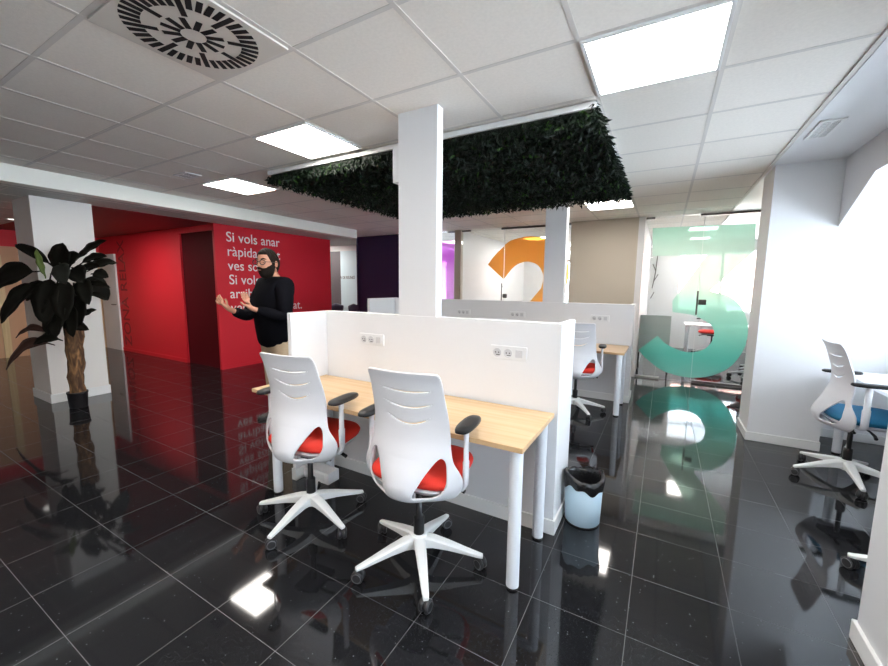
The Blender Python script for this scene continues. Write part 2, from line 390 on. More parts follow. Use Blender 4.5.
# back of the office
struct('wall_navy', MB().box((-6.25, 6.92, 0), (-4.75, 7.08, CZ)), NAVY)
struct('wall_navy_end', MB().box((-6.30, 6.90, 0), (-6.2501, 7.10, CZ)), NAVY)
struct('wall_passage', MB().box((-11, 8.6, 0), (-9.4, 8.7, 2.62)).box((-9.4, 8.6, 2.46), (-6, 8.7, 2.62)), W)
struct('door_3', MB().box((-9.4, 8.62, 0), (-8.51, 8.66, 2.46)), GREYD)
fg = struct('window_9', MB().box((-8.51, 8.62, 0), (-6.3, 8.635, 2.46)), FROST)
struct('wall_passage_right', MB().box((-6.3, 7.1, 0), (-6.2, 8.6, 2.62)), W)
struct('wall_passage_left', MB().box((-11, 3.92, 0), (-10.9, 8.6, 2.62)), W)
struct('wall_beige', MB().box((-1.46, 6.95, 0), (-.42, 7.05, CZ)), BEIGE)
struct('trim_5', MB().box((-.42, 6.93, 0), (-.33, 7.07, CZ)), W, .003)
struct('trim_6', MB().box((-3.73, 6.95, 0), (-3.59, 7.05, CZ)), BEIGE)
# meeting rooms
struct('wall_room_divider', MB().box((-.41, 7.07, 0), (-.34, 11, CZ)), W)
struct('wall_room_divider_middle', MB().box((-1.48, 7.05, 0), (-1.40, 11, CZ)), W)
struct('wall_room_divider_left', MB().box((-3.72, 7.05, 0), (-3.60, 11, CZ)), W)
rb = MB()
rb.box((-6.2, 11, 0), (-2.45, 11.2, CZ)).box((-2.45, 11, 0), (-1.7, 11.2, .85)).box((-2.45, 11, 2.30), (-1.7, 11.2, CZ)).box((-1.7, 11, 0), (.28, 11.2, CZ))
rb.box((.28, 11, 0), (2.0, 11.2, .9)).box((.28, 11, 2.36), (2.0, 11.2, CZ)).box((2.0, 11, 0), (2.6, 11.2, CZ))
struct('wall_back', rb, W)
win_frame('window_10', 'Y', 11.1, .28, 2.0, .9, 2.36, 2); win_frame('window_11', 'Y', 11.1, -2.45, -1.7, .85, 2.30, 1)
struct('wall_room_right', MB().box((2.2, 7.0, 0), (2.4, 11, CZ)), W)
# neighbouring house outside
nb = thing('neighbouring_house', 'cream house with terracotta tiled roof seen through meeting room window', 'building', (3, 20, 0))
MB().box((-6, 1, -3), (8, 5, 1.2)).build('wall', FACADE, nb)
MB().prism([(-.2, 1.0), (5, 4.6), (9, 1.0)], -6.4, 8.4, 'YZ').build('roof', TERRA, nb)

# ------------------------------------------------------------------ ceiling lights
def ceiling_light(i, j, label, wid=1, m=None, x=None, y=None, z=CZ, sx=None, sy=None, grp='square ceiling light panels'):
    x0 = (X0+i*DX if x is None else x); y0 = (Y0+j*DY if y is None else y)
    w_, h_ = sx or DX*wid, sy or DY
    t = thing('ceiling_light', label, 'light', (x0+w_/2, y0+h_/2, z), 0, grp)
    a, b = w_/2-.008, h_/2-.008
    f = MB(); t_ = .018
    f.box((-a, -b, -.012), (a, -b+t_, -.001)).box((-a, b-t_, -.012), (a, b, -.001)).box((-a, -b+t_, -.012), (-a+t_, b-t_, -.001)).box((a-t_, -b+t_, -.012), (a, b-t_, -.001))
    f.build('frame', FRAMEW, t)
    MB().box((-a+t_, -b+t_, -.009), (a-t_, b-t_, -.002)).build('diffuser', m or PANEL, t)
ceiling_light(2, 2, 'large bright ceiling panel beside the right front corner of the hanging greenery', m=PANELC)
ceiling_light(-2, 2, 'bright ceiling panel touching the left front corner of the hanging greenery')
ceiling_light(-5, 3, 'small far ceiling panel at left, nearest the cream beam')
ceiling_light(1, 8, 'ceiling panel peeking out beneath the far right corner of the hanging greenery')
ceiling_light(-2, -2, 'unseen fill panel added behind the viewer on the left'); ceiling_light(1, -2, 'unseen fill panel added behind the viewer on the right')  # unseen panels added behind the camera as fill light
ceiling_light(-3, -5, 'unseen fill panel added far behind the viewer on the left'); ceiling_light(1, -5, 'unseen fill panel added far behind the viewer on the right')  # more added fill, also out of view
ceiling_light(0, 0, 'ceiling panel in the orange numbered meeting room', x=-2.9, y=8.6, grp='meeting room ceiling lights')
ceiling_light(0, 0, 'ceiling panel in the green numbered meeting room', x=.3, y=8.4, sx=1.1, grp='meeting room ceiling lights')
ceiling_light(0, 0, 'fill panel added deep inside the orange numbered meeting room', x=-2.5, y=10.2, grp='meeting room ceiling lights')  # extra panel added to brighten the orange room
ceiling_light(0, 0, 'fill panel added deep inside the green numbered meeting room', x=.4, y=10.0, sx=1.15, grp='meeting room ceiling lights')  # extra panel added to brighten the green room and its film
ceiling_light(0, 0, 'fill panel added at the right of the green numbered meeting room', x=1.5, y=7.9, grp='meeting room ceiling lights')  # likewise added to lift the light on the green film
ceiling_light(0, 0, 'ceiling panel in the pink numbered meeting room', x=-5.0, y=8.4, grp='meeting room ceiling lights')
ceiling_light(0, 0, 'second hidden fill panel added in the passage behind the red wall', x=-9.75, y=7.55, sx=1.1, z=2.62, grp='added passage fill lights')  # added out of sight to brighten the frosted glass
ceiling_light(0, 0, 'hidden fill panel added in the passage behind the red wall', x=-10.3, y=6.0, z=2.62, grp='added passage fill lights')  # added out of sight to light the passage
def spot(x, y, z, label):
    t = thing('ceiling_spotlight', label, 'light', (x, y, z), 0, 'round recessed spots')
    MB().lathe([(.055, -.001), (.085, -.001), (.085, -.012), (.055, -.008)], n=24, cap=False).build('ring', FRAMEW, t)
    MB().lathe([(.054, -.006), (.054, -.002)], n=24).build('bulb', SPOT, t)
spot(-9.01, 2.03, 2.435, 'tiny lit recessed spot in the far left ceiling')
def relax_spot(x, label): spot(x, 2.45, 2.428, label)
relax_spot(-8.2, 'recessed spot in the red ceiling lighting the red recess wall')
def lamp_below(x, y, z, e, col=(1, .95, .9), size=.1):
    d = bpy.data.lights.new('spot_lamp', 'AREA'); d.shape = 'DISK'; d.size = size; d.energy = e; d.color = col
    o = bpy.data.objects.new('spot_lamp', d); C.objects.link(o); o.location = (x, y, z); return o
lamp_below(-8.2, 2.45, 2.41, 26)

# ------------------------------------------------------------------ air diffusers
t = thing('swirl_air_diffuser', 'white square ceiling plate with ring of black radial air slots', 'air vent', (X0-.5*DX, Y0+.5*DY, CZ))
MB().box((-.285, -.278, -.010), (.285, .278, -.001)).build('plate', PLATE, t, .002)
sl = MB()
def slot(r0, r1, ang, w0, off=0):
    a = math.radians(ang); d = Vector((math.cos(a), math.sin(a), 0)); n_ = Vector((-d.y, d.x, 0)); z = -.0105
    ps = [d*r0-n_*w0/2, d*r1-n_*w0/2, d*r1+n_*w0/2, d*r0+n_*w0/2]; k = len(sl.v)
    sl.add([(p.x, p.y, z) for p in ps]+[(p.x, p.y, z-.0012) for p in ps], [(0, 1, 2, 3), (7, 6, 5, 4), (0, 4, 5, 1), (1, 5, 6, 2), (2, 6, 7, 3), (3, 7, 4, 0)])
for k in range(40):
    long_ = (k % 5 == 0); slot(.135 if long_ else .19, .262, k*9+4, .023)
for k in range(12): slot(.05, .122, k*30+12, .024)
sl.build('air_slots', SLOT, t)
def vent(x, y, sx, sy, z, label, n):
    t = thing('air_vent', label, 'air vent', (x, y, z))
    f = MB(); f.box((-sx/2, -sy/2, -.010), (sx/2, -sy/2+.02, -.001)).box((-sx/2, sy/2-.02, -.010), (sx/2, sy/2, -.001)).box((-sx/2, -sy/2+.02, -.010), (-sx/2+.02, sy/2-.02, -.001)).box((sx/2-.02, -sy/2+.02, -.010), (sx/2, sy/2-.02, -.001))
    f.build('frame', FRAMEW, t); MB().box((-sx/2+.02, -sy/2+.02, -.004), (sx/2-.02, sy/2-.02, -.001)).build('grille_back', SLOT, t)
    s = MB()
    for k in range(n):
        y_ = -sy/2+.03+(sy-.06)*k/(n-1); s.box((-sx/2+.02, y_-.0065, -.009), (sx/2-.02, y_+.0065, -.0045))
    s.box((-.006, -sy/2+.02, -.0098), (.006, sy/2-.02, -.0045))
    s.build('slats', FRAMEW, t)
vent(.88, 3.71, .13, .36, CZ-.012, 'white slatted air grille in the plaster ceiling at right', 11)
vent(-4.36, 2.27, .24, .16, CZ, 'small grey air grille in the tiled ceiling at far left', 5)

# ------------------------------------------------------------------ hanging green panel
hx0, hx1, hy0, hy1 = HD
t = thing('hanging_green_panel', 'rectangular panel of dense dark artificial foliage under the ceiling', 'foliage', ((hx0+hx1)/2, (hy0+hy1)/2, CZ))
a, b = (hx1-hx0)/2, (hy1-hy0)/2
MB().box((-a, -b, -.045), (a, -b+.02, -.008)).box((-a, b-.02, -.045), (a, b, -.008)).box((-a, -b+.02, -.045), (-a+.02, b-.02, -.008)).box((a-.02, -b+.02, -.045), (a, b-.02, -.008)).build('white_frame', FRAMEW, t)
MB().box((-a+.021, -b+.021, -.075), (a-.021, b-.021, -.010)).build('backing', HEDGEB, t)
lv = []; lf = []; kinds = []
def hleaf(p, d, L, wd, kind):
    d = d.normalized(); s = d.cross(Vector((random.uniform(-1, 1), random.uniform(-1, 1), random.uniform(-.3, 1)))).normalized(); n_ = s.cross(d)
    k = len(lv)
    lv.extend([p, p+d*L*.4+s*wd-n_*wd*.25, p+d*L*.45+n_*wd*.15, p+d*L*.4-s*wd-n_*wd*.25, p+d*L-n_*wd*.5])
    lf.extend([(k, k+1, k+2), (k, k+2, k+3), (k+1, k+4, k+2), (k+2, k+4, k+3)]); kinds.extend([kind]*4)
N = 21000
for q in range(N):
    x = random.uniform(-a, a); y = random.uniform(-b, b); edge = random.random()
    z = -.05-random.random()*.07
    if q < 1500: y = -b+.015; z = -.05-random.random()*.05
    elif q < 2700: x = a-.005; z = -.02-random.random()*.10
    elif q < 3500: x = -a+.01; z = -.05-random.random()*.07
    elif q < 4300: y = b-.01; z = -.05-random.random()*.07
    d = Vector((random.gauss(0, .8), random.gauss(0, .8), -abs(random.gauss(.35, .5))))
    if q < 1500: d.y = abs(d.y)*.2-.08; d.z = -abs(d.z)-.5
    hleaf(Vector((x, y, z)), d, random.uniform(.035, .068), random.uniform(.007, .012), random.random() if random.random() < .985 else 1.0)
me = bpy.data.meshes.new('foliage'); me.from_pydata(lv, [], lf); me.materials.append(HEDGE)
at = me.attributes.new('leafkind', 'FLOAT', 'FACE'); at.data.foreach_set('value', [max(0, (v-.4)) if v < .97 else 1.0 for v in kinds])
o = bpy.data.objects.new('foliage', me); C.objects.link(o); o.parent = t

# ------------------------------------------------------------------ desk partitions
def partition(y, xl, xr, lw, rw, cx0, cx1, cd, label, lt=.05):
    t = thing('desk_partition', label, 'partition', ((xl+xr)/2, y, 0), 0, None)
    ox = (xl+xr)/2; T = .07; z = 1.25
    MB().box((xl-ox, 0, 0), (xr-ox, T, z)).build('main_panel', W, t, .003)
    MB().box((xl-ox-lt, -lw, 0), (xl-ox, T, z)).build('wing_panel', W, t, .003)
    MB().box((xr-ox-lt, T, 0), (xr-ox, rw, z)).build('wing_panel', W, t, .003)
    MB().box((cx0-ox, .0, z), (cx1-ox, cd, CZ)).build('pillar', W, t, .003)
    b = MB().box((xl-ox, -.012, 0), (xr-ox+.012, -.0001, .09)).box((xr-ox+.0001, 0, 0), (xr-ox+.012, rw+.012, .09))
    b.box((xl-ox+.0001, -lw-.012, 0), (xl-ox+.012, -.0121, .09)).box((xl-ox-lt, -lw-.012, 0), (xl-ox, -lw-.0001, .09))
    b.build('baseboard', WB, t, .003)
    return t
partition(2.158, -2.295, -.476, .335, .36, -1.59, -1.29, .072, 'white low partition with pillar rising from its top, in the foreground', .035)
partition(5.284, -3.98, -.305, .64, .32, -1.45, -1.17, .13, 'white low partition with square pillar, farther back before the meeting rooms', .05)
tag(MB().box((-.055, -.03, -.115), (.0, .03, .115)).build('signal_box', W, None, .003, (-1.5901, 2.20, 2.255)), 'small white box fixed high on the left side of the foreground pillar', 'box')
def socket(x, y, z, label, grp, w_=.225):
    t = thing('power_socket', label, 'socket', (x, y, z), 0, grp)
    MB().box((-w_/2, -.012, -.041), (w_/2, -.0005, .041)).build('cover_plate', SOCK, t, .003)
    for k in (-1, 0):
        o = MB().lathe([(.026, 0), (.026, .004), (.021, .004), (.020, .0015)], (k*.068-.002, -.012, 0), 20, 0, (0, -1, 0)).build('outlet', SOCKD, t)
        MB().lathe([(.004, 0), (.004, .002)], (k*.068-.011, -.0135, 0), 8, 0, (0, -1, 0)).lathe([(.004, 0), (.004, .002)], (k*.068+.008, -.0135, 0), 8, 0, (0, -1, 0)).box((k*.068-.008, -.0165, -.016), (k*.068+.016, -.015, -.012)).build('pin_holes', SOCKH, o)
    MB().box((.045, -.016, -.022), (.088, -.012, .022)).box((.062, -.017, .006), (.072, -.016, .014)).build('data_port', SOCKD, t, .002)
socket(-1.83, 2.158, 1.06, 'white double socket plate on foreground partition, left of the pillar foot', 'foreground partition sockets')
socket(-.78, 2.158, 1.06, 'white double socket plate on foreground partition, right of pillar near its end', 'foreground partition sockets')
socket(-2.66, 5.284, 1.06, 'far partition socket plate below the boundary of pink and orange glass rooms', 'far partition sockets')
socket(-1.80, 5.284, 1.06, 'far partition socket plate left of the far pillar', 'far partition sockets')
socket(-.695, 5.284, 1.06, 'far partition socket plate below the beige wall panel', 'far partition sockets')

# ------------------------------------------------------------------ desks
def desk(x0, x1, y0, y1, zt, legs, label, top=DESK, cat='desk', r=.031):
    cx, cy = (x0+x1)/2, (y0+y1)/2
    t = thing('desk', label, cat, (cx, cy, 0))
    MB().box((x0-cx, y0-cy, zt-.025), (x1-cx, y1-cy, zt)).build('desktop', top, t, .0025)
    for lx, ly in legs:
        l = MB().cyl((lx-cx, ly-cy, .012), (lx-cx, ly-cy, zt-.0251), r, 24).build('leg', LEGW, t)
        MB().cyl((lx-cx, ly-cy, 0), (lx-cx, ly-cy, .012), r*.92, 20).build('foot', BLACKP, l)
    MB().box((legs[0][0]-cx, y1-cy-.10, zt-.075), (legs[-1][0]-cx, y1-cy-.075, zt-.0251)).build('rail', LEGW, t)
    return t
desk(-2.41, -.493, 1.578, 2.143, .742, [(-2.262, 1.645), (-2.20, 2.07), (-.545, 1.655), (-.545, 2.085)], 'light oak desk on round white legs against the foreground partition')
desk(-2.9, -.335, 4.62, 5.27, .735, [(-2.8, 4.70), (-2.8, 5.18), (-.385, 4.66), (-.385, 5.18)], 'light oak desk on round white legs against the far partition')
desk(1.40, 2.15, 3.05, 4.68, .74, [(1.45, 3.12), (2.08, 3.12), (1.435, 4.60), (2.08, 4.60)], 'white desk in the window bay behind the blue-seated chair', WTOP)

# ------------------------------------------------------------------ office chairs
def smooth_poly(pts, n=6):
    out = []; N = len(pts)
    for i in range(N):
        p0, p1, p2, p3 = [Vector(pts[(i+k-1) % N]) for k in range(4)]
        for j in range(n):
            t_ = j/n
            out.append(.5*((2*p1)+(p2-p0)*t_+(2*p0-5*p1+4*p2-p3)*t_*t_+(3*p1-p0-3*p2+p3)*t_**3))
    return out
def smooth_open(pts, n=6):
    out = []; N = len(pts)
    for i in range(N-1):
        p0, p1, p2, p3 = [Vector(pts[max(0, min(N-1, i+k-1))]) for k in range(4)]
        for j in range(n):
            t_ = j/n
            out.append(.5*((2*p1)+(p2-p0)*t_+(2*p0-5*p1+4*p2-p3)*t_*t_+(3*p1-p0-3*p2+p3)*t_**3))
    return out+[Vector(pts[-1])]
def inside(p, poly):
    c = False; j = len(poly)-1; x, y = p
    for i in range(len(poly)):
        a, b = poly[i], poly[j]
        if (a[1] > y) != (b[1] > y) and x < (b[0]-a[0])*(y-a[1])/(b[1]-a[1])+a[0]: c = not c
        j = i
    return c
def nearest(p, poly):
    best = None; p = Vector(p)
    for i in range(len(poly)):
        a = poly[i]; b = poly[(i+1) % len(poly)]; ab = b-a; L = ab.length_squared
        t_ = 0 if L == 0 else max(0, min(1, (p-a).dot(ab)/L)); q = a+ab*t_; d = (p-q).length
        if best is None or d < best[0]: best = (d, q)
    return best
def interp(tab, z):
    if z <= tab[0][0]: return tab[0][1]
    if z >= tab[-1][0]: return tab[-1][1]
    n_ = len(tab); sl = [(tab[i+1][1]-tab[i][1])/(tab[i+1][0]-tab[i][0]) for i in range(n_-1)]
    tg = [sl[0]]+[(sl[i-1]+sl[i])/2 for i in range(1, n_-1)]+[sl[-1]]
    for i in range(n_-1):
        if z <= tab[i+1][0]:
            h = tab[i+1][0]-tab[i][0]; t_ = (z-tab[i][0])/h; t2, t3 = t_*t_, t_**3
            return (2*t3-3*t2+1)*tab[i][1]+(t3-2*t2+t_)*h*tg[i]+(-2*t3+3*t2)*tab[i+1][1]+(t3-t2)*h*tg[i+1]
BACK_Y = [(.42, -.125), (.445, -.178), (.49, -.209), (.55, -.207), (.63, -.172), (.72, -.130), (.82, -.120), (.93, -.142), (1.02, -.170), (1.07, -.196)]
BACK_C = [(.42, 2.35), (.55, 1.85), (.70, 1.1), (.85, .75), (1.07, .5)]
def back_pt(x, z):
    tong = 0; z = .42+(z-.39)*.973
    if z < .64: tong = -.018*math.exp(-(x/.085)**4)*min(1, (.64-z)/.12)*min(1, max(0, (z-.40)/.05))
    return Vector((x, interp(BACK_Y, z)+interp(BACK_C, z)*x*x+tong, z))
def back_mesh():
    half = [(.0, 1.048), (.10, 1.050), (.165, 1.052), (.184, 1.045), (.190, 1.02), (.193, .95), (.199, .85), (.206, .76), (.213, .68), (.230, .61), (.256, .56), (.268, .520), (.262, .475), (.236, .432), (.18, .400), (.10, .390)]
    out = smooth_poly([Vector(p) for p in half]+[Vector((-x, z)) for x, z in half[1:][::-1]]+[], 5)
    hole = [(.184, .628), (.163, .622), (.128, .572), (.097, .515), (.074, .468), (.070, .447), (.090, .440), (.150, .441), (.184, .462), (.206, .50), (.208, .55), (.200, .605)]
    hr = smooth_poly([Vector(p) for p in hole], 5); hl = [Vector((-p.x, p.y)) for p in hr]
    slits = []
    for zc, hw, sag in ((.962, .135, .014), (.894, .130, .030), (.822, .120, .042)):
        top = []; bot = []
        for k in range(13):
            u = -1+k/6; x = u*hw+.004; z = zc-sag*(1-u*u); th = .0042*(1-abs(u)**4*.75)
            top.append(Vector((x, z+th))); bot.append(Vector((x, z-th)))
        slits.append(top+bot[::-1])
    holes = [hr, hl]+slits; S_ = .0050
    x0, z0, nx, nz = -.275, .38, 110, 136
    vi = {}; vs = []; fs = []
    bb = [(min(p.x for p in h)-S_, max(p.x for p in h)+S_, min(p.y for p in h)-S_, max(p.y for p in h)+S_) for h in holes]
    def ok(c):
        if not inside(c, out): return False
        for h, B in zip(holes, bb):
            if B[0] < c[0] < B[1] and B[2] < c[1] < B[3] and inside(c, h): return False
        return True
    for i in range(nx):
        for j in range(nz):
            if ok((x0+(i+.5)*S_, z0+(j+.5)*S_)):
                q = []
                for di, dj in ((0, 0), (1, 0), (1, 1), (0, 1)):
                    k = (i+di, j+dj)
                    if k not in vi: vi[k] = len(vs); vs.append(Vector((x0+k[0]*S_, z0+k[1]*S_)))
                    q.append(vi[k])
                fs.append(tuple(q))
    cnt = {}
    for f in fs:
        for a_, b_ in zip(f, f[1:]+f[:1]):
            e = (min(a_, b_), max(a_, b_)); cnt[e] = cnt.get(e, 0)+1
    bd = {v for e, c in cnt.items() if c == 1 for v in e}
    for v in bd:
        best = min((nearest(vs[v], P) for P in [out]+holes), key=lambda r: r[0])
        if best[0] < S_*1.05: vs[v] = best[1]
    me = bpy.data.meshes.new('backrest'); me.from_pydata([back_pt(p.x, p.y) for p in vs], [], fs)
    me.polygons.foreach_set('use_smooth', [True]*len(fs)); me.materials.append(PLASTIC); me.update()
    bm = bmesh.new(); bm.from_mesh(me); bmesh.ops.recalc_face_normals(bm, faces=bm.faces); bm.to_mesh(me); bm.free()
    return me
BACK = back_mesh()
def rounded_pad(wx, wy, z0, z1, cy=0, taper=.0, n=28, crown=.01):
    """cushion with a superellipse outline"""
    b = MB(); rings = [(.86, z0), (.97, z0+.012), (1.0, z0+.03), (.995, z1-.02), (.95, z1-.005), (.75, z1+crown*.5), (.4, z1+crown), (.05, z1+crown)]
    v = []; f = []
    for s_, z in rings:
        for k in range(n):
            a_ = 2*PI*k/n; c_, q = math.cos(a_), math.sin(a_)
            x = wx*math.copysign(abs(c_)**.55, c_); y = wy*math.copysign(abs(q)**.55, q); x *= 1-taper*(y/wy)
            v.append((x*s_, cy+y*s_, z))
    for i in range(len(rings)-1):
        for k in range(n):
            k2 = (k+1) % n; f.append((i*n+k, i*n+k2, (i+1)*n+k2, (i+1)*n+k))
    b.add(v, f, 0, True); b.add(v[:n], [tuple(range(n))[::-1]]); b.add(v[-n:], [tuple(range(n))]); return b
def make_chair(label, star=0.0, fabric=REDF, name='office_chair'):
    t = thing(name, label, 'chair', (0, 0, 0), 0)
    base = MB()
    base.lathe([(.030, .082), (.048, .090), (.046, .152), (.036, .163)], n=24)
    for k in range(5):
        a_ = math.radians(star+72*k); d = Vector((math.cos(a_), math.sin(a_), 0)); s_ = Vector((-d.y, d.x, 0))
        sec = [(.025, .031, .090, .156), (.08, .030, .097, .149), (.16, .026, .090, .129), (.24, .021, .076, .105), (.31, .017, .063, .085), (.338, .014, .060, .078)]
        v = []; f = []
        for r_, w_, zb, zt in sec:
            for sx, z in ((-1, zb), (-1, zt-.006), (-.6, zt), (.6, zt), (1, zt-.006), (1, zb)): v.append(d*r_+s_*w_*sx*(1 if z != zb else .8)+Vector((0, 0, z)))
        for i in range(len(sec)-1):
            for q in range(6): f.append((i*6+q, i*6+(q+1) % 6, (i+1)*6+(q+1) % 6, (i+1)*6+q))
        f.append(tuple(range(len(v)-6, len(v)))); base.add(v, f, 0)
    base.build('star_base', BASEW, t, .003)
    for k in range(5):
        a_ = math.radians(star+72*k); p = Vector((math.cos(a_)*.325, math.sin(a_)*.325, 0))
        ax = Vector((math.cos(a_+.9), math.sin(a_+.9), 0)); c = p+Vector((0, 0, .0308))
        wh = MB()
        for s_ in (-1, 1):
            wh.lathe([(.014, .004), (.026, .004), (.0308, .009), (.0308, .019), (.026, .024), (.012, .024)], c, 20, 0, ax*s_)
            wh.lathe([(.0215, .0241), (.024, .0245), (.024, .0250), (.021, .0250)], c, 20, 1, ax*s_, False)
        wh.cyl(c-ax*.006, c+ax*.006, .022, 16); wh.cyl((p.x, p.y, .045), (p.x, p.y, .066), .008, 10)
        wh.build('castor', [CAST, CASTR], t)
    MB().lathe([(.028, .1635), (.028, .25), (.026, .255), (.016, .256), (.016, .435)], n=20).build('gas_lift', BLACKG, t)
    mch = MB().box((-.075, -.10, .430), (.075, .12, .4635)).box((-.03, -.13, .437), (.03, -.10, .4635))
    mch.build('tilt_mechanism', BLACKP, t, .008)
    MB().tube([(.07, .04, .445), (.14, .05, .440), (.20, .055, .427), (.235, .05, .417)], [.007, .007, .010, .011], 10).build('lever', BLACKP, t)
    MB().tube([(.07, -.04, .443), (.15, -.05, .438), (.20, -.05, .431)], [.006, .007, .009], 10).build('lever', BLACKP, t)
    rounded_pad(.215, .205, .4638, .489, .055, .04, crown=0).build('seat_shell', PLASTIC, t)
    rounded_pad(.240, .232, .4895, .548, .07, .05, crown=.006).build('seat', fabric, t)
    bk = bpy.data.objects.new('backrest', BACK); C.objects.link(bk); bk.parent = t
    so = bk.modifiers.new('solid', 'SOLIDIFY'); so.thickness = .009; so.offset = 0
    # white spine joining shell and mechanism under the seat
    MB().box((-.05, -.150, .432), (.05, -.1305, .4635)).box((-.05, -.135, .4640), (.05, -.13, .4660)).build('back_bracket', PLASTIC, t, .004)
    for s_ in (-1, 1):
        x = .268*s_
        ar = MB().tube([(.17*s_, -.03, .474), (.225*s_, -.03, .473), (.252*s_, -.03, .480), (x, -.03, .506), (x, -.03, .62), (x, -.03, .625), (x, -.03, .785)], [.021, .021, .021, .022, .024, .019, .019], 12, flat=.62, upv=(s_, 0, 0))
        ar = ar.build('armrest', PLASTIC, t)
        pd = MB(); n = 24; v = []; f = []
        rings = [(.90, .7851), (1, .790), (1, .800), (.94, .8065), (.5, .809), (.05, .809)]
        for q, z in rings:
            for k in range(n):
                a_ = 2*PI*k/n; c_, e_ = math.cos(a_), math.sin(a_)
                v.append((x+.041*q*math.copysign(abs(c_)**.7, c_), -.005+.122*q*math.copysign(abs(e_)**.75, e_), z))
        for i in range(len(rings)-1):
            for k in range(n): f.append((i*n+k, i*n+(k+1) % n, (i+1)*n+(k+1) % n, (i+1)*n+k))
        pd.add(v, f, 0, True); pd.add(v[:n], [tuple(range(n))[::-1]]); pd.add(v[-n:], [tuple(range(n))])
        pd.build('arm_pad', BLACKP, ar)
    return t
R_ = math.radians
c2 = make_chair('white office chair with red seat, nearest the viewer at the oak desk', 21-6); c2.location = (-1.036, 1.575, 0); c2.rotation_euler.z = R_(5.8); c2['group'] = 'red-seated chairs'
c1 = make_chair('white office chair with red seat at the left end of the oak desk', -11-7); c1.location = (-1.838, 1.565, 0); c1.rotation_euler.z = R_(7.4); c1['group'] = 'red-seated chairs'
dup(c2, (-.83, 4.60, 0), R_(5), 'red-seated white chair at the far oak desk, half hidden behind the foreground partition end', 'red-seated chairs')
dup(c1, (-1.85, 4.60, 0), R_(8), 'chair at the far oak desk whose top just shows above the foreground partition', 'red-seated chairs')
dup(c2, (.98, 10.22, 0), R_(165), 'red-seated white chair inside the meeting room, seen through the hole of the green 3', 'red-seated chairs')
b1 = make_chair('white office chair with blue seat in the window bay at right', -163+89, BLUEF); b1.location = (1.305, 3.975, 0); b1.rotation_euler.z = R_(-89); b1['group'] = 'blue-seated chairs'
dup(b1, (1.262, 2.60, 0), R_(-120), 'blue-seated chair almost hidden behind the near right wall, only a base leg showing', 'blue-seated chairs')

# ------------------------------------------------------------------ waste bin
t = thing('waste_bin', 'pale blue round waste bin with black bag over its rim', 'bin', (-.352, 2.395, 0))
MB().lathe([(.098, .008), (.104, .016), (.112, .285), (.108, .285), (.100, .02)], n=40, cap=False).lathe([(.098, .008), (.098, .014)], n=40).build('bin_body', BINM, t)
MB().lathe([(.0985, 0), (.1005, .0075)], n=40).build('bin_base', BLACKP, t)
v = []; f = []; n = 64; rg = [(.117, .238), (.1185, .262), (.120, .285), (.118, .305), (.108, .312), (.098, .298), (.088, .24), (.078, .15), (.06, .08), (.01, .07)]
for i, (r_, z) in enumerate(rg):
    for k in range(n):
        a_ = 2*PI*k/n; wv = math.sin(a_*7+i)*.35+math.sin(a_*13+2*i)*.3+random.uniform(-.4, .4)
        q = r_+(.006 if i else .003)*wv*(1 if i > 1 else .6); zz = z+(.014*math.sin(a_*3+1)+.010*math.sin(a_*8) if i == 0 else .010*wv+.016*math.sin(a_*2+.6))
        v.append((max(.115, q)*math.cos(a_) if i < 3 else q*math.cos(a_), max(.115, q)*math.sin(a_) if i < 3 else q*math.sin(a_), zz))
for i in range(len(rg)-1):
    for k in range(n): f.append((i*n+k, i*n+(k+1) % n, (i+1)*n+(k+1) % n, (i+1)*n+k))
MB().add(v, f, 0, True).add(v[-n:], [tuple(range(n))]).build('bin_bag', BAG, t)
# box with cable drop under the desk
t = thing('floor_socket_box', 'white box on the floor under the left end of the oak desk', 'box', (-2.17, 1.94, 0))
MB().box((-.14, -.055, 0), (.14, .055, .085)).build('housing', W, t, .004)
MB().box((-.10, -.058, .02), (.10, -.0551, .065)).build('lid', PLASTG, t, .001)

# ------------------------------------------------------------------ glass fronts
def rail(b, x0, x1, z, h=.03): b.box((x0, 6.985, z), (x1, 7.025, z+h))
g3 = thing('glass_partition', 'glass meeting room front with big green figure 3', 'glass wall', (0, 0, 0))
MB().box((-.328, 7.0, .012), (.448, 7.010, CZ-.012)).build('fixed_pane', GLASS, g3)
dp = MB().box((.456, 7.0, .035), (1.52, 7.010, CZ-.04)).build('door_pane', GLASS, g3)
MB().box((1.528, 7.0, .012), (2.2, 7.010, CZ-.012)).build('fixed_pane', GLASS, g3)
b = MB(); rail(b, .46, 1.52, CZ-.04, .03); rail(b, .46, 1.52, .006, .034); b.box((-.32, 6.985, CZ-.035), (-.20, 7.025, CZ-.008)); b.box((.40, 6.985, CZ-.04), (.4599, 7.025, CZ-.008)); b.build('rail', DSTEEL, g3)
MB().box((-.33, 6.93, .0), (.02, 7.04, .03)).build('floor_closer', STEEL, g3, .003)
MB().cyl((.442, 6.95, 1.06), (.442, 6.95, 1.42), .012, 14).cyl((.442, 6.95, 1.12), (.442, 7.0, 1.12), .008, 10).cyl((.442, 6.95, 1.36), (.442, 7.0, 1.36), .008, 10).build('handle', DSTEEL, dp)
MB().box((.4485, 6.998, .04), (.4555, 7.012, 2.52)).build('edge_strip', FRAMEW, g3)
MB().box((.46, 6.975, 1.21), (.56, 6.9999, 1.29)).build('lock', DSTEEL, dp, .02, seg=4)
P3a = [(-.225, 2.39), (.4, 2.385), (1.06, 2.37), (1.07, 1.99), (.60, 1.43)]
bowl = smooth_open([Vector(p) for p in [(.62, 1.41), (.84, 1.345), (1.01, 1.16), (1.095, .86), (1.05, .52), (.86, .23), (.52, .08), (.12, .12), (-.15, .285), (-.30, .445)]], 6)[:-1]
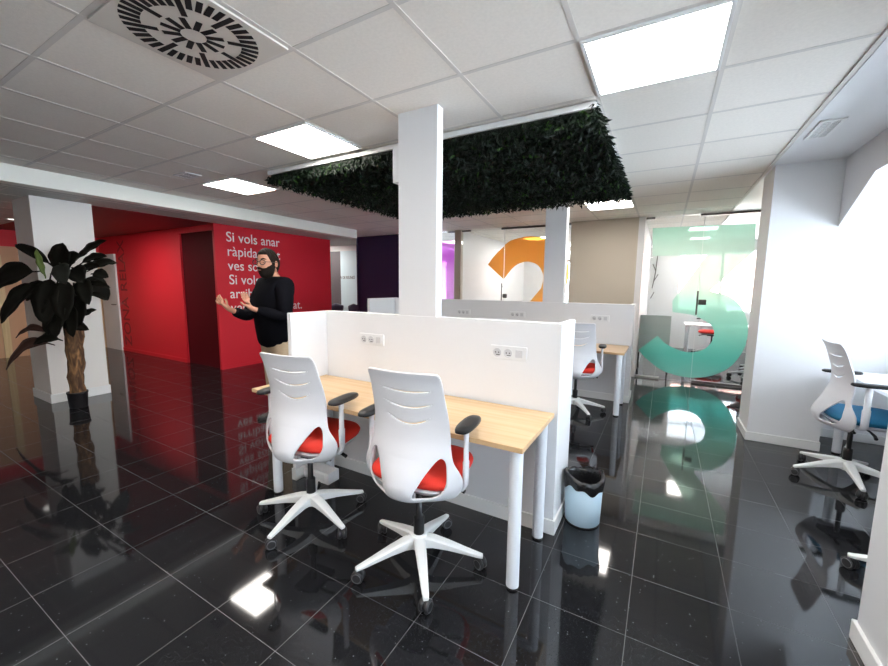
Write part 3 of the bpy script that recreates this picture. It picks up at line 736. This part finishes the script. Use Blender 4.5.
inn = smooth_open([Vector(p) for p in [(-.045, .70), (.10, .565), (.35, .472), (.57, .52), (.69, .70), (.675, .87), (.575, .965), (.40, 1.05), (.135, 1.085)]], 6)[:-1]
P3 = P3a+[(p.x, p.y) for p in bowl]+[(-.30, .445)]+[(p.x, p.y) for p in inn]+[(.135, 1.085), (.122, 1.265), (.515, 1.95), (-.20, 1.96)]
def film_part(poly, m, parent, y, name='number_film'):
    bm = bmesh.new(); vs = [bm.verts.new((p[0], y, p[1])) for p in poly]; f_ = bm.faces.new(vs)
    r = bmesh.ops.extrude_face_region(bm, geom=[f_]); bmesh.ops.translate(bm, verts=[g for g in r['geom'] if isinstance(g, bmesh.types.BMVert)], vec=(0, -.0012, 0))
    big = [q for q in bm.faces if len(q.verts) > 4]; bmesh.ops.triangulate(bm, faces=big)
    bmesh.ops.recalc_face_normals(bm, faces=bm.faces)
    me = bpy.data.meshes.new(name); bm.to_mesh(me); bm.free(); me.materials.append(m)
    o = bpy.data.objects.new(name, me); C.objects.link(o); o.parent = parent; return o
o = film_part(P3, FILM3, g3, 6.9998); o['label'] = 'green figure 3 film'
g2 = thing('glass_partition', 'glass meeting room front with big orange figure 2', 'glass wall', (0, 0, 0))
MB().box((-3.585, 7.0, .012), (-2.69, 7.010, CZ-.012)).build('fixed_pane', GLASS, g2)
dp2 = MB().box((-2.68, 7.0, .035), (-1.47, 7.010, CZ-.04)).build('door_pane', GLASS, g2)
b = MB(); rail(b, -2.68, -1.47, CZ-.04, .03); rail(b, -2.68, -1.47, .006, .034); b.box((-3.585, 6.985, CZ-.035), (-3.40, 7.025, CZ-.008)); b.box((-2.75, 6.985, CZ-.04), (-2.6801, 7.025, CZ-.008)); b.build('rail', DSTEEL, g2)
MB().box((-2.6885, 6.998, .04), (-2.6815, 7.012, 2.52)).build('edge_strip', FRAMEW, g2)
MB().box((-2.69, 6.96, 1.24), (-2.60, 6.9999, 1.32)).build('lock', DSTEEL, dp2, .02, seg=4)
MB().cyl((-2.70, 6.95, 1.05), (-2.70, 6.95, 1.52), .010, 14).cyl((-2.70, 6.95, 1.1), (-2.70, 7.0, 1.1), .007, 10).cyl((-2.70, 6.95, 1.46), (-2.70, 7.0, 1.46), .007, 10).build('handle', DSTEEL, dp2)
film_part([(-3.015, 1.879), (-2.93, 1.99), (-2.85, 2.074), (-2.76, 2.16), (-2.69, 2.215), (-2.69, 1.600)], FILM2, g2, 6.9998)['label'] = 'left piece of the orange figure 2'
o2 = smooth_open([Vector(p) for p in [(-2.675, 2.245), (-2.534, 2.322), (-2.293, 2.368), (-2.10, 2.362), (-1.90, 2.31), (-1.70, 2.20), (-1.54, 2.0), (-1.475, 1.76), (-1.49, 1.52), (-1.57, 1.30)]], 5)[:-1]
i2 = smooth_open([Vector(p) for p in [(-1.957, 1.43), (-1.925, 1.58), (-1.94, 1.71), (-2.039, 1.854), (-2.209, 1.916), (-2.38, 1.887), (-2.517, 1.796), (-2.675, 1.60)]], 5)[:-1]
film_part([(p.x, p.y) for p in o2]+[(-1.57, 1.30), (-1.95, .75), (-1.50, .75), (-1.50, .35), (-2.68, .35), (-2.68, .60), (-2.2, 1.13)]+[(p.x, p.y) for p in i2]+[(-2.675, 1.60)], FILM2, g2, 6.9998)
g1 = thing('glass_partition', 'glass meeting room front with pink film left of the orange one', 'glass wall', (0, 0, 0))
MB().box((-4.745, 7.0, .012), (-3.735, 7.010, CZ-.012)).build('fixed_pane', GLASS, g1)
b = MB(); b.box((-3.90, 6.985, CZ-.035), (-3.74, 7.025, CZ-.008)); b.box((-4.745, 6.985, .004), (-3.735, 7.025, .0119)); b.build('rail', DSTEEL, g1)
film_part([(-4.5, 2.38), (-3.76, 2.365), (-3.76, .4), (-4.2, .4), (-4.2, 1.9), (-4.5, 1.9)], FILM1, g1, 6.9998)
# meeting room contents
t = thing('whiteboard', 'grey board standing inside the green-numbered meeting room at its left', 'board', (-.10, 7.72, 0))
MB().box((-.24, -.012, .30), (.24, .012, .98)).build('board', GREYB, t, .004)
b = MB()
for s_ in (-1, 1): b.box((s_*.23-.012, -.012, .02), (s_*.23+.012, .012, .2999)).box((s_*.23-.015, -.20, 0), (s_*.23+.015, .20, .0199))
b.build('stand', BLACKP, t)
TWY = 10.985
tag(MB().tube([(-.27, TWY, 1.45), (-.22, TWY, 1.85), (-.20, TWY, 2.30)], .010, 6).tube([(-.215, TWY, 1.88), (-.29, TWY, 2.05)], .010, 6).tube([(-.25, TWY, 1.62), (-.16, TWY, 1.80)], .010, 6).tube([(-.29, TWY, 1.20), (-.22, TWY, 1.36)], .010, 6).build('twig_decoration', DSTEEL), 'thin twig-shaped metal decoration on the back wall of the meeting room', 'wall decoration')
desk(.42, 1.7, 9.05, 9.75-.62+.6, .74, [(.47, 9.1), (.47, 9.68), (1.65, 9.1), (1.65, 9.68)], 'white table inside the meeting room behind the green 3', WTOP, 'table', .02)
for k, (x, y, rz) in enumerate(((1.35, 7.75, 40), (1.55, 8.5, 80))):
    dup(c1, (x, y, 0), R_(rz), ['white chair inside the meeting room just behind the glass door, beside the right wall', 'second white chair inside the meeting room, farther behind the glass door'][k], 'meeting room chairs')
t = thing('air_conditioner', 'grey wall unit above the window of the orange-numbered room', 'air conditioner', (-2.1, 10.88, 2.26))
MB().box((-.42, -.10, -.13), (.42, .119, .17)).build('housing', PLASTG, t, .02); MB().box((-.38, -.112, -.10), (.38, -.1001, -.06)).build('outlet', DSTEEL, t)
# dark chairs in the passage
for k, x in enumerate((-7.95, -7.30)):
    t = thing('lobby_chair', ['dark chair against the frosted glass beside the navy wall, left one', 'dark chair against the frosted glass, nearest the navy wall'][k], 'chair', (x, 8.1, 0), 0, 'dark passage chairs')
    rounded_pad(.23, .23, .42, .47, 0).build('seat', NAVY, t)
    b = MB().tube([(-.20, -.20, .75), (0, -.24, .80), (.20, -.20, .75)], [.15, .16, .15], 12, flat=.18, upv=(0, 1, 0)); b.build('backrest', NAVY, t)
    for sx in (-1, 1):
        for sy in (-1, 1): MB().cyl((sx*.19, sy*.19, 0), (sx*.18, sy*.18, .42), .012, 10).build('leg', BLACKP, t)
        MB().cyl((sx*.17, -.19, .43), (sx*.17, -.215, .68), .012, 10).build('back_post', BLACKP, t)

# ------------------------------------------------------------------ lettering
def onX(x, y, z): return Matrix.Translation((x, y, z)) @ Matrix(((0, 0, 1, 0), (1, 0, 0, 0), (0, 1, 0, 0), (0, 0, 0, 1)))   # reads towards +Y on a wall that faces +X
def text_w(body, size):
    cu = bpy.data.curves.new('m', 'FONT'); cu.body = body; cu.size = size; cu.space_character = 1.02
    t_ = bpy.data.objects.new('m', cu); C.objects.link(t_); bpy.context.view_layer.update(); w_ = max(v_[0] for v_ in t_.bound_box); bpy.data.objects.remove(t_); return w_
t = thing('wall_lettering', 'white quotation in six lines on the red wall', 'lettering', (0, 0, 0))
for k, s_ in enumerate(('Si vols anar', 'ràpidament', 'ves sol.', 'Si vols', 'arribar lluny', 'ves acompanyat.')):
    done = ''
    for wd_ in s_.split(' '):
        off = text_w(done+wd_, .235)-text_w(wd_, .235); done += wd_+' '
        text(wd_, .235, 'word', LETT, t, onX(-6.4385, 3.895+.004*k+off*.945, 2.165-.2385*k), squeeze=.945)
t = thing('zone_lettering', 'dark red vertical lettering on the recessed red wall', 'lettering', (0, 0, 0))
Mv = Matrix.Translation((-9.72, 3.7185, .12)) @ Matrix(((0, -1, 0, 0), (0, 0, -1, 0), (1, 0, 0, 0), (0, 0, 0, 1)))
for wd_, off in (('ZONA', 0), ('RELAX', text_w('ZONA RELAX', .42)-text_w('RELAX', .42))):
    text(wd_, .42, 'word', REDT, t, Mv @ Matrix.Translation((off*.84, 0, 0)), squeeze=.84)
t = thing('room_lettering', 'small grey lettering on the frosted glass of the passage', 'lettering', (0, 0, 0))
for wd_, done in (('SALA', ''), ('DE', 'SALA '), ('REUNIÓ', 'SALA DE ')):
    off = text_w(done+wd_, .12)-text_w(wd_, .12)
    text(wd_, .12, 'word', GREYD, t, Matrix.Translation((-8.68+off*.78, 8.6185, 1.64)) @ Matrix.Rotation(PI/2, 4, 'X'), squeeze=.78)

# ------------------------------------------------------------------ tall potted plant
PX, PY = -5.876, 1.678
t = thing('potted_plant', 'tall dark-leaved plant with thick bark trunk in a black pot', 'plant', (PX, PY, 0))
MB().lathe([(.078, 0), (.083, .01), (.091, .165), (.096, .172), (.096, .19), (.088, .19), (.083, .15)], n=32, cap=False).lathe([(.078, 0), (.078, .004)], n=32).lathe([(.084, .14), (.084, .155)], n=32).build('pot', POT, t)
tp = []; tr_ = []
for k in range(16):
    z = .156+k*.052; tp.append((.006*math.sin(k*.7)+.030*k/15, .008*math.cos(k*.9)+.017*k/15, z)); tr_.append(.066+.004*math.sin(k*2.1)+.0012*k)
tk = MB().tube(tp, tr_, 22)
for i in range(len(tk.v)):
    x, y, z = tk.v[i]; q = 1+.045*math.sin(9*math.atan2(y, x)+2*math.sin(z*9))+random.uniform(-.04, .04); tk.v[i] = (x*q, y*q, z)
tk.build('trunk', BARK, t)
st = MB()
for k in range(5):
    a_ = k*1.26; st.tube([(.03*math.cos(a_), .03*math.sin(a_), .85), (.05*math.cos(a_), .05*math.sin(a_), 1.15), (.07*math.cos(a_), .07*math.sin(a_), 1.45)], [.035, .028, .012], 10)
st.build('stalks', LEAF, t)
RV = Vector((.869, .494, 0)); TV = Vector((.494, -.869, 0))
def leaf(base, tip, wid, m, droop=.08, fold=.25, face=None):
    base = Vector(base); tip = Vector(tip); n = 14; v = []; f = []
    ax = tip-base; L = ax.length; fc = (face or (TV*.8+Vector((0, 0, .5)))).normalized()
    for i in range(n+1):
        u = i/n; c = base+ax*u+Vector((0, 0, droop*L*math.sin(PI*u)*1.5))
        if u < .16: w_ = .007+.02*u
        else:
            s_ = (u-.16)/.84; w_ = max(.002, wid*(math.sin(PI*min(1, s_**.85))**.55))
        d = ax.normalized(); side = d.cross(fc).normalized(); nn = side.cross(d).normalized()
        for q in (-1, -.5, 0, .5, 1): v.append(c+side*w_*q+nn*(abs(q)*w_*fold+.006*math.sin(u*20+q*3)*abs(q)))
    for i in range(n):
        for q in range(4): f.append((i*5+q, i*5+q+1, (i+1)*5+q+1, (i+1)*5+q))
    o = MB().add(v, f, 0, True).build('leaf', m, t); so = o.modifiers.new('solid', 'SOLIDIFY'); so.thickness = .003; return o
def P(r, tv, z): return RV*r+TV*tv+Vector((0, 0, z))
def Q(x, y, tv=.05): return P((x-79+9.3*(1.45-(y-282.5)/85.9))/85.2, tv, 1.45-(y-282.5)/85.9)
LV = [  # base x, y, depth; tip x, y, depth; half width, material, droop
 (56, 268, .02, 19, 247, .02, .055, LEAF, .05), (46, 272, .05, 1, 290, .12, .165, LEAF, .06), (52, 284, .08, 24, 321, .22, .125, LEAF, .10),
 (64, 276, .02, 65, 245, .03, .135, LEAF, .0), (72, 264, .0, 104, 242, .0, .060, LEAF, .04), (78, 266, .0, 105, 257, .0, .055, LEAF, .06),
 (80, 272, .03, 102, 267, .05, .060, LEAF, .06), (84, 285, .02, 112, 287, .05, .036, LEAF, .08), (84, 294, .03, 111, 299, .06, .032, LEAF, .08),
 (68, 264, .10, 82, 284, .20, .090, LEAFP, .08), (60, 274, .10, 66, 322, .22, .150, LEAF, .04), (76, 276, .12, 83, 318, .22, .130, LEAF, .04),
 (84, 278, .05, 100, 303, .15, .090, LEAF, .08), (76, 331, .10, 99, 327, .14, .058, LEAF, .14), (80, 319, .08, 103, 308, .10, .045, LEAF, .03),
 (61, 333, .10, 26, 336, .10, .042, LEAFB, .16), (73, 338, .12, 50, 341, .18, .060, LEAF, .12), (62, 343, .08, 18, 367, .12, .075, LEAFB, .16),
 (70, 286, .14, 73, 334, .20, .130, LEAF, .03), (56, 282, .06, 42, 300, .16, .100, LEAF, .08), (88, 274, -.02, 103, 277, -.05, .062, LEAF, .08),
 (68, 270, .04, 84, 256, .06, .105, LEAF, .04), (64, 272, -.05, 50, 258, -.30, .090, LEAF, .10), (82, 272, -.05, 94, 262, -.30, .090, LEAF, .10),
 (72, 280, -.06, 78, 300, -.40, .110, LEAF, .12), (58, 280, .0, 61, 312, .1, .12, LEAF, .05), (86, 290, .06, 90, 322, .12, .085, LEAF, .05),
 (66, 300, .12, 64, 332, .18, .090, LEAF, .04), (80, 300, .10, 86, 334, .16, .080, LEAF, .04), (76, 268, .06, 92, 282, .12, .10, LEAF, .08)]
for bx_, by_, bt, tx, ty, tt, wd, m, dr in LV: leaf(Q(bx_, by_, bt), Q(tx, ty, tt), wd, m, dr)
leaf(Q(57, 279, .12), Q(50, 252, .14), .036, LEAFG, .0)['label'] = 'rolled green shoot'

# ------------------------------------------------------------------ person
person = thing('person', 'bearded man in glasses, black pullover and khaki trousers gesturing with raised hands', 'person', (-3.555, 2.645, 0))
FW = Vector((-.12, -.98, 0)).normalized(); LF = Vector((-FW.y, FW.x, 0))   # facing, and his left (towards the viewer)
def B(f_, l_, z): return FW*f_+LF*l_+Vector((0, 0, z*1.02))
def Wp(l, c, z): return Vector((-.58*l+.81*c, -.81*l-.58*c, z))
def skin_obj(name, chains, m, parent, sub=2, root=0):
    verts = []; edges = []; rad = []; key = {}
    for ch in chains:
        prev = None
        for p, r_ in ch:
            k = tuple(round(c, 4) for c in p)
            if k not in key: key[k] = len(verts); verts.append(p); rad.append(r_ if isinstance(r_, tuple) else (r_, r_))
            if prev is not None and prev != key[k]: edges.append((prev, key[k]))
            prev = key[k]
    me = bpy.data.meshes.new(name); me.from_pydata(verts, edges, []); o = bpy.data.objects.new(name, me); C.objects.link(o)
    sk = o.modifiers.new('skin', 'SKIN'); sk.use_smooth_shade = True
    for i, d in enumerate(me.skin_vertices[0].data): d.radius = rad[i]; d.use_root = (i == root)
    ss = o.modifiers.new('sub', 'SUBSURF'); ss.levels = ss.render_levels = sub
    dg = bpy.context.evaluated_depsgraph_get(); me2 = bpy.data.meshes.new_from_object(o.evaluated_get(dg)); bpy.data.objects.remove(o)
    me2.name = name; me2.materials.clear(); me2.materials.append(m); me2.polygons.foreach_set('use_smooth', [True]*len(me2.polygons))
    o = bpy.data.objects.new(name, me2); C.objects.link(o)
    if parent: o.parent = parent
    return o
pel = B(0, 0, .98); chest = B(.0, 0, 1.32); neck0 = B(-.01, 0, 1.48); neck1 = B(.015, 0, 1.52)
shL, shR = B(-.01, .19, 1.455), B(-.01, -.19, 1.455)
elL, elR = Wp(-.07, .30, 1.12), Wp(.27, .02, 1.12)
wrL, wrR = Wp(.225, .34, 1.225), Wp(.43, .18, 1.215)
headc = B(.065, 0, 1.632); LD = (FW*.94+LF*.34).normalized(); HS = 1.2; LS = Vector((-LD.y, LD.x, 0))
def hand(w_, d, side, upv, curl, sgn):
    """palm + five fingers: w_ wrist, d finger direction, side thumb side, upv back-of-hand normal"""
    d = d.normalized(); side = (side-d*side.dot(d)).normalized(); nrm = d.cross(side)*sgn
    palm0 = w_+d*.03; palm = w_+d*.075; ch = [[(w_, .024), (palm0, (.030, .020)), (palm, (.034, .017))]]
    for k, (off, L) in enumerate(((.028, .072), (.010, .080), (-.009, .074), (-.027, .058))):
        k0 = w_+d*.088+side*off; c_ = curl*(1+.12*k); p = [(palm, (.034, .017)), (k0, .0105)]; dd = d.copy(); q = k0
        for j, s_ in enumerate((.45, .32, .23)):
            dd = (Matrix.Rotation(c_*(.9 if j else .6), 3, side) @ dd); q = q+dd*L*s_; p.append((q, .0095-.0012*j))
        ch.append(p)
    td = (side*.75+d*.65-nrm*.25).normalized(); b0 = palm0+side*.018
    ch.append([(palm0, (.030, .020)), (b0+td*.012, .0125), (b0+td*.042, .011), (b0+(td*.8+d*.35).normalized()*.072, .0095)])
    return ch
hl = hand(wrL, Wp(.35, 0, .9), Wp(.8, .5, .2), None, -.10, 1)
hr_ = hand(wrR, Wp(.65, .1, .75), Wp(-.5, .3, .8), None, -.55, 1)
hips = [(B(0, .095, .90), .07), (B(.0, -.095, .90), .07)]
body_ch = [[(pel, .07), (chest, .09), (B(0, 0, 1.46), .07), (neck0, .058), (neck1, .056), (B(.03, 0, 1.56), .06)],
           [(B(0, 0, 1.46), .07), (shL, .055), (elL, .038), (wrL, .024)], [(B(0, 0, 1.46), .07), (shR, .055), (elR, .038), (wrR, .024)],
           [(pel, .07), hips[0], (B(.01, .11, .50), .055), (B(-.02, .12, .09), .036)], [(pel, .07), hips[1], (B(.01, -.11, .50), .055), (B(-.02, -.12, .09), .036)]]+hl+hr_
bd = skin_obj('body', body_ch, SKIN, person, 2)
# head joined to the body mesh
def head_pt(a_, e_, s=1.0):
    """point of the skull for azimuth (0 = face) and elevation"""
    x, y, z = math.cos(e_)*math.cos(a_), math.cos(e_)*math.sin(a_), math.sin(e_)
    fr = .098 if x > 0 else .104; wz = .118 if z > 0 else .125; wy = .077*(1-.16*max(0, -z))
    px_ = x*fr*(1-.10*max(0, -z)); 
    return headc+(LD*px_+LS*y*wy+Vector((0, 0, z*wz)))*s*HS
hb = MB(); v = []; f = []; na, ne = 32, 20
for i in range(ne+1):
    for k in range(na): v.append(head_pt(2*PI*k/na, -PI/2+PI*i/ne))
for i in range(ne):
    for k in range(na): f.append((i*na+k, i*na+(k+1) % na, (i+1)*na+(k+1) % na, (i+1)*na+k))
hb.add(v, f, 0, True)
def blob(c, rx, ry, rz, n=12):
    v = []; f = []
    for i in range(n+1):
        e_ = -PI/2+PI*i/n
        for k in range(n*2):
            a_ = PI*k/n; v.append(c+LD*math.cos(e_)*math.cos(a_)*rx+LS*math.cos(e_)*math.sin(a_)*ry+Vector((0, 0, math.sin(e_)*rz)))
    for i in range(n):
        for k in range(n*2): f.append((i*n*2+k, i*n*2+(k+1) % (n*2), (i+1)*n*2+(k+1) % (n*2), (i+1)*n*2+k))
    return v, f
def HP(f_, s_, z): return headc+(LD*f_+LS*s_+Vector((0, 0, z)))*HS
hb.add(*blob(HP(.098, 0, -.022), .026, .017, .017), 0, True); hb.tube([HP(.088, 0, .02), HP(.098, 0, -.002), HP(.108, 0, -.022)], [.009, .011, .013], 10)
for s_ in (-1, 1):
    hb.add(*blob(HP(-.008, .080*s_, -.005), .020, .010, .033), 0, True)
    hb.add(*blob(HP(.078, .034*s_, .006), .013, .016, .010), 0, True)
hm = hb.build('head_tmp', SKIN)
bm = bmesh.new(); bm.from_mesh(bd.data); bm.from_mesh(hm.data); bm.to_mesh(bd.data); bm.free(); bpy.data.objects.remove(hm)
bd.data.polygons.foreach_set('use_smooth', [True]*len(bd.data.polygons))
for s_ in (-1, 1): MB().add(*blob(HP(.089, .034*s_, .006), .006, .008, .005, 8), 0, True).build('eye', EYE, person)
for s_ in (-1, 1): MB().tube([HP(.094, .014*s_, .030), HP(.092, .034*s_, .036), HP(.078, .056*s_, .030)], [.005, .006, .003], 8).build('eyebrow', HAIR, person)
hr2 = MB(); v = []; f = []; na, ne = 40, 16
for i in range(ne+1):
    for k in range(na):
        a_ = 2*PI*k/na; ca = abs(((a_+PI) % (2*PI))-PI)   # 0 at the face
        low = .62 if ca < .8 else (.62-(ca-.8)*1.6 if ca < 1.25 else (-.10-(ca-1.25)*.45))
        e_ = low+(PI/2-low)*i/ne; s_ = 1.075+.02*math.sin(a_*9+i)*(i < ne) + (.035 if (ca < 1.2 and i > 1) else 0)
        if i == 0: s_ = 1.01
        v.append(head_pt(a_, e_, s_))
for i in range(ne):
    for k in range(na): f.append((i*na+k, i*na+(k+1) % na, (i+1)*na+(k+1) % na, (i+1)*na+k))
hr2.add(v, f, 0, True).build('hair', HAIR, person)
bdm = MB(); v = []; f = []; na, ne = 30, 12
for i in range(ne+1):
    for k in range(na+1):
        a_ = -1.55+3.1*k/na; ca = abs(a_); hi = -.36 if ca < .55 else -.36+min(1, (ca-.55)/1.0)*.46; lo = -1.45
        e_ = lo+(hi-lo)*i/ne; s_ = 1.0+.16*math.sin(PI*min(1, (i+.3)/ne*.97))*(1 if ca < .9 else .75)
        if i == ne: s_ = .985
        v.append(head_pt(a_, e_, s_)+LD*.006*(1 if ca < .6 else 0))
for i in range(ne):
    for k in range(na): f.append((i*(na+1)+k, i*(na+1)+k+1, (i+1)*(na+1)+k+1, (i+1)*(na+1)+k))
bdm.add(v, f, 0, True).build('beard', HAIR, person)
mo = MB().tube([HP(.099, .026, -.046), HP(.106, .012, -.041), HP(.109, 0, -.040), HP(.106, -.012, -.041), HP(.099, -.026, -.046)], [.005, .007, .007, .007, .005], 8); mo.build('moustache', HAIR, person)
MB().tube([HP(.104, .018, -.060), HP(.112, 0, -.060), HP(.104, -.018, -.060)], [.004, .006, .004], 8).build('lips', LIP, person)
sp_ = MB()
for s_ in (-1, 1):
    ring = [HP(.107-.006*abs(math.cos(q*PI/8)), .036*s_+.027*math.cos(q*PI/8), .004+.020*math.sin(q*PI/8)) for q in range(17)]
    sp_.tube(ring, .0045, 6, cap=False); sp_.tube([HP(.101, .062*s_, .008), HP(.06, .082*s_, .008), HP(-.01, .088*s_, .008)], .003, 6)
sp_.tube([HP(.108, .010, .010), HP(.110, 0, .012), HP(.108, -.010, .010)], .003, 6); sp_.build('spectacles', GLS, person)
sw = [[(B(0, 0, .76), (.215, .185)), (B(.01, 0, .90), (.225, .19)), (B(.03, 0, 1.10), (.24, .205)), (B(.03, 0, 1.27), (.225, .175)), (B(.005, 0, 1.42), (.175, .135)), (B(.0, 0, 1.485), (.095, .09))],
      [(B(.005, 0, 1.42), (.155, .12)), (B(-.005, .17, 1.42), .102), (B(-.005, .17, 1.42).lerp(elL, .5)+LF*.02, .090), (elL, .074), (elL.lerp(wrL, .5), .058), (elL.lerp(wrL, .84), .044)],
      [(B(.005, 0, 1.42), (.155, .12)), (B(-.005, -.17, 1.42), .102), (B(-.005, -.17, 1.42).lerp(elR, .5), .086), (elR, .072), (elR.lerp(wrR, .5), .056), (elR.lerp(wrR, .72), .046)]]
skin_obj('pullover', sw, SWEAT, person, 2)
tr = [[(B(0, 0, 1.0), (.17, .145)), (B(0, 0, .90), (.18, .155))], [(B(0, 0, .90), (.18, .155)), (B(.0, .11, .78), .120), (B(.012, .11, .50), .078), (B(-.015, .12, .10), .066)], [(B(0, 0, .90), (.18, .155)), (B(.0, -.11, .78), .120), (B(.012, -.11, .50), .078), (B(-.015, -.12, .10), .066)]]
skin_obj('trousers', tr, KHAKI, person, 2)
for s_ in (-1, 1):
    b = MB(); v = []; f = []
    for i, (fr_, w_, h_) in enumerate(((-.085, .025, .06), (-.06, .036, .085), (.0, .038, .085), (.07, .044, .06), (.13, .044, .045), (.175, .028, .035), (.185, .012, .025))):
        for q in range(12):
            a_ = PI*q/11; v.append(B(fr_, .12*s_+w_*math.cos(a_), h_*math.sin(a_)**.7 if 0 < q < 11 else 0))
    for i in range(6):
        for q in range(11): f.append((i*12+q, i*12+q+1, (i+1)*12+q+1, (i+1)*12+q))
    b.add(v, f, 0, True).add(v[:12], [tuple(range(12))]).build('shoe', SHOE, person)
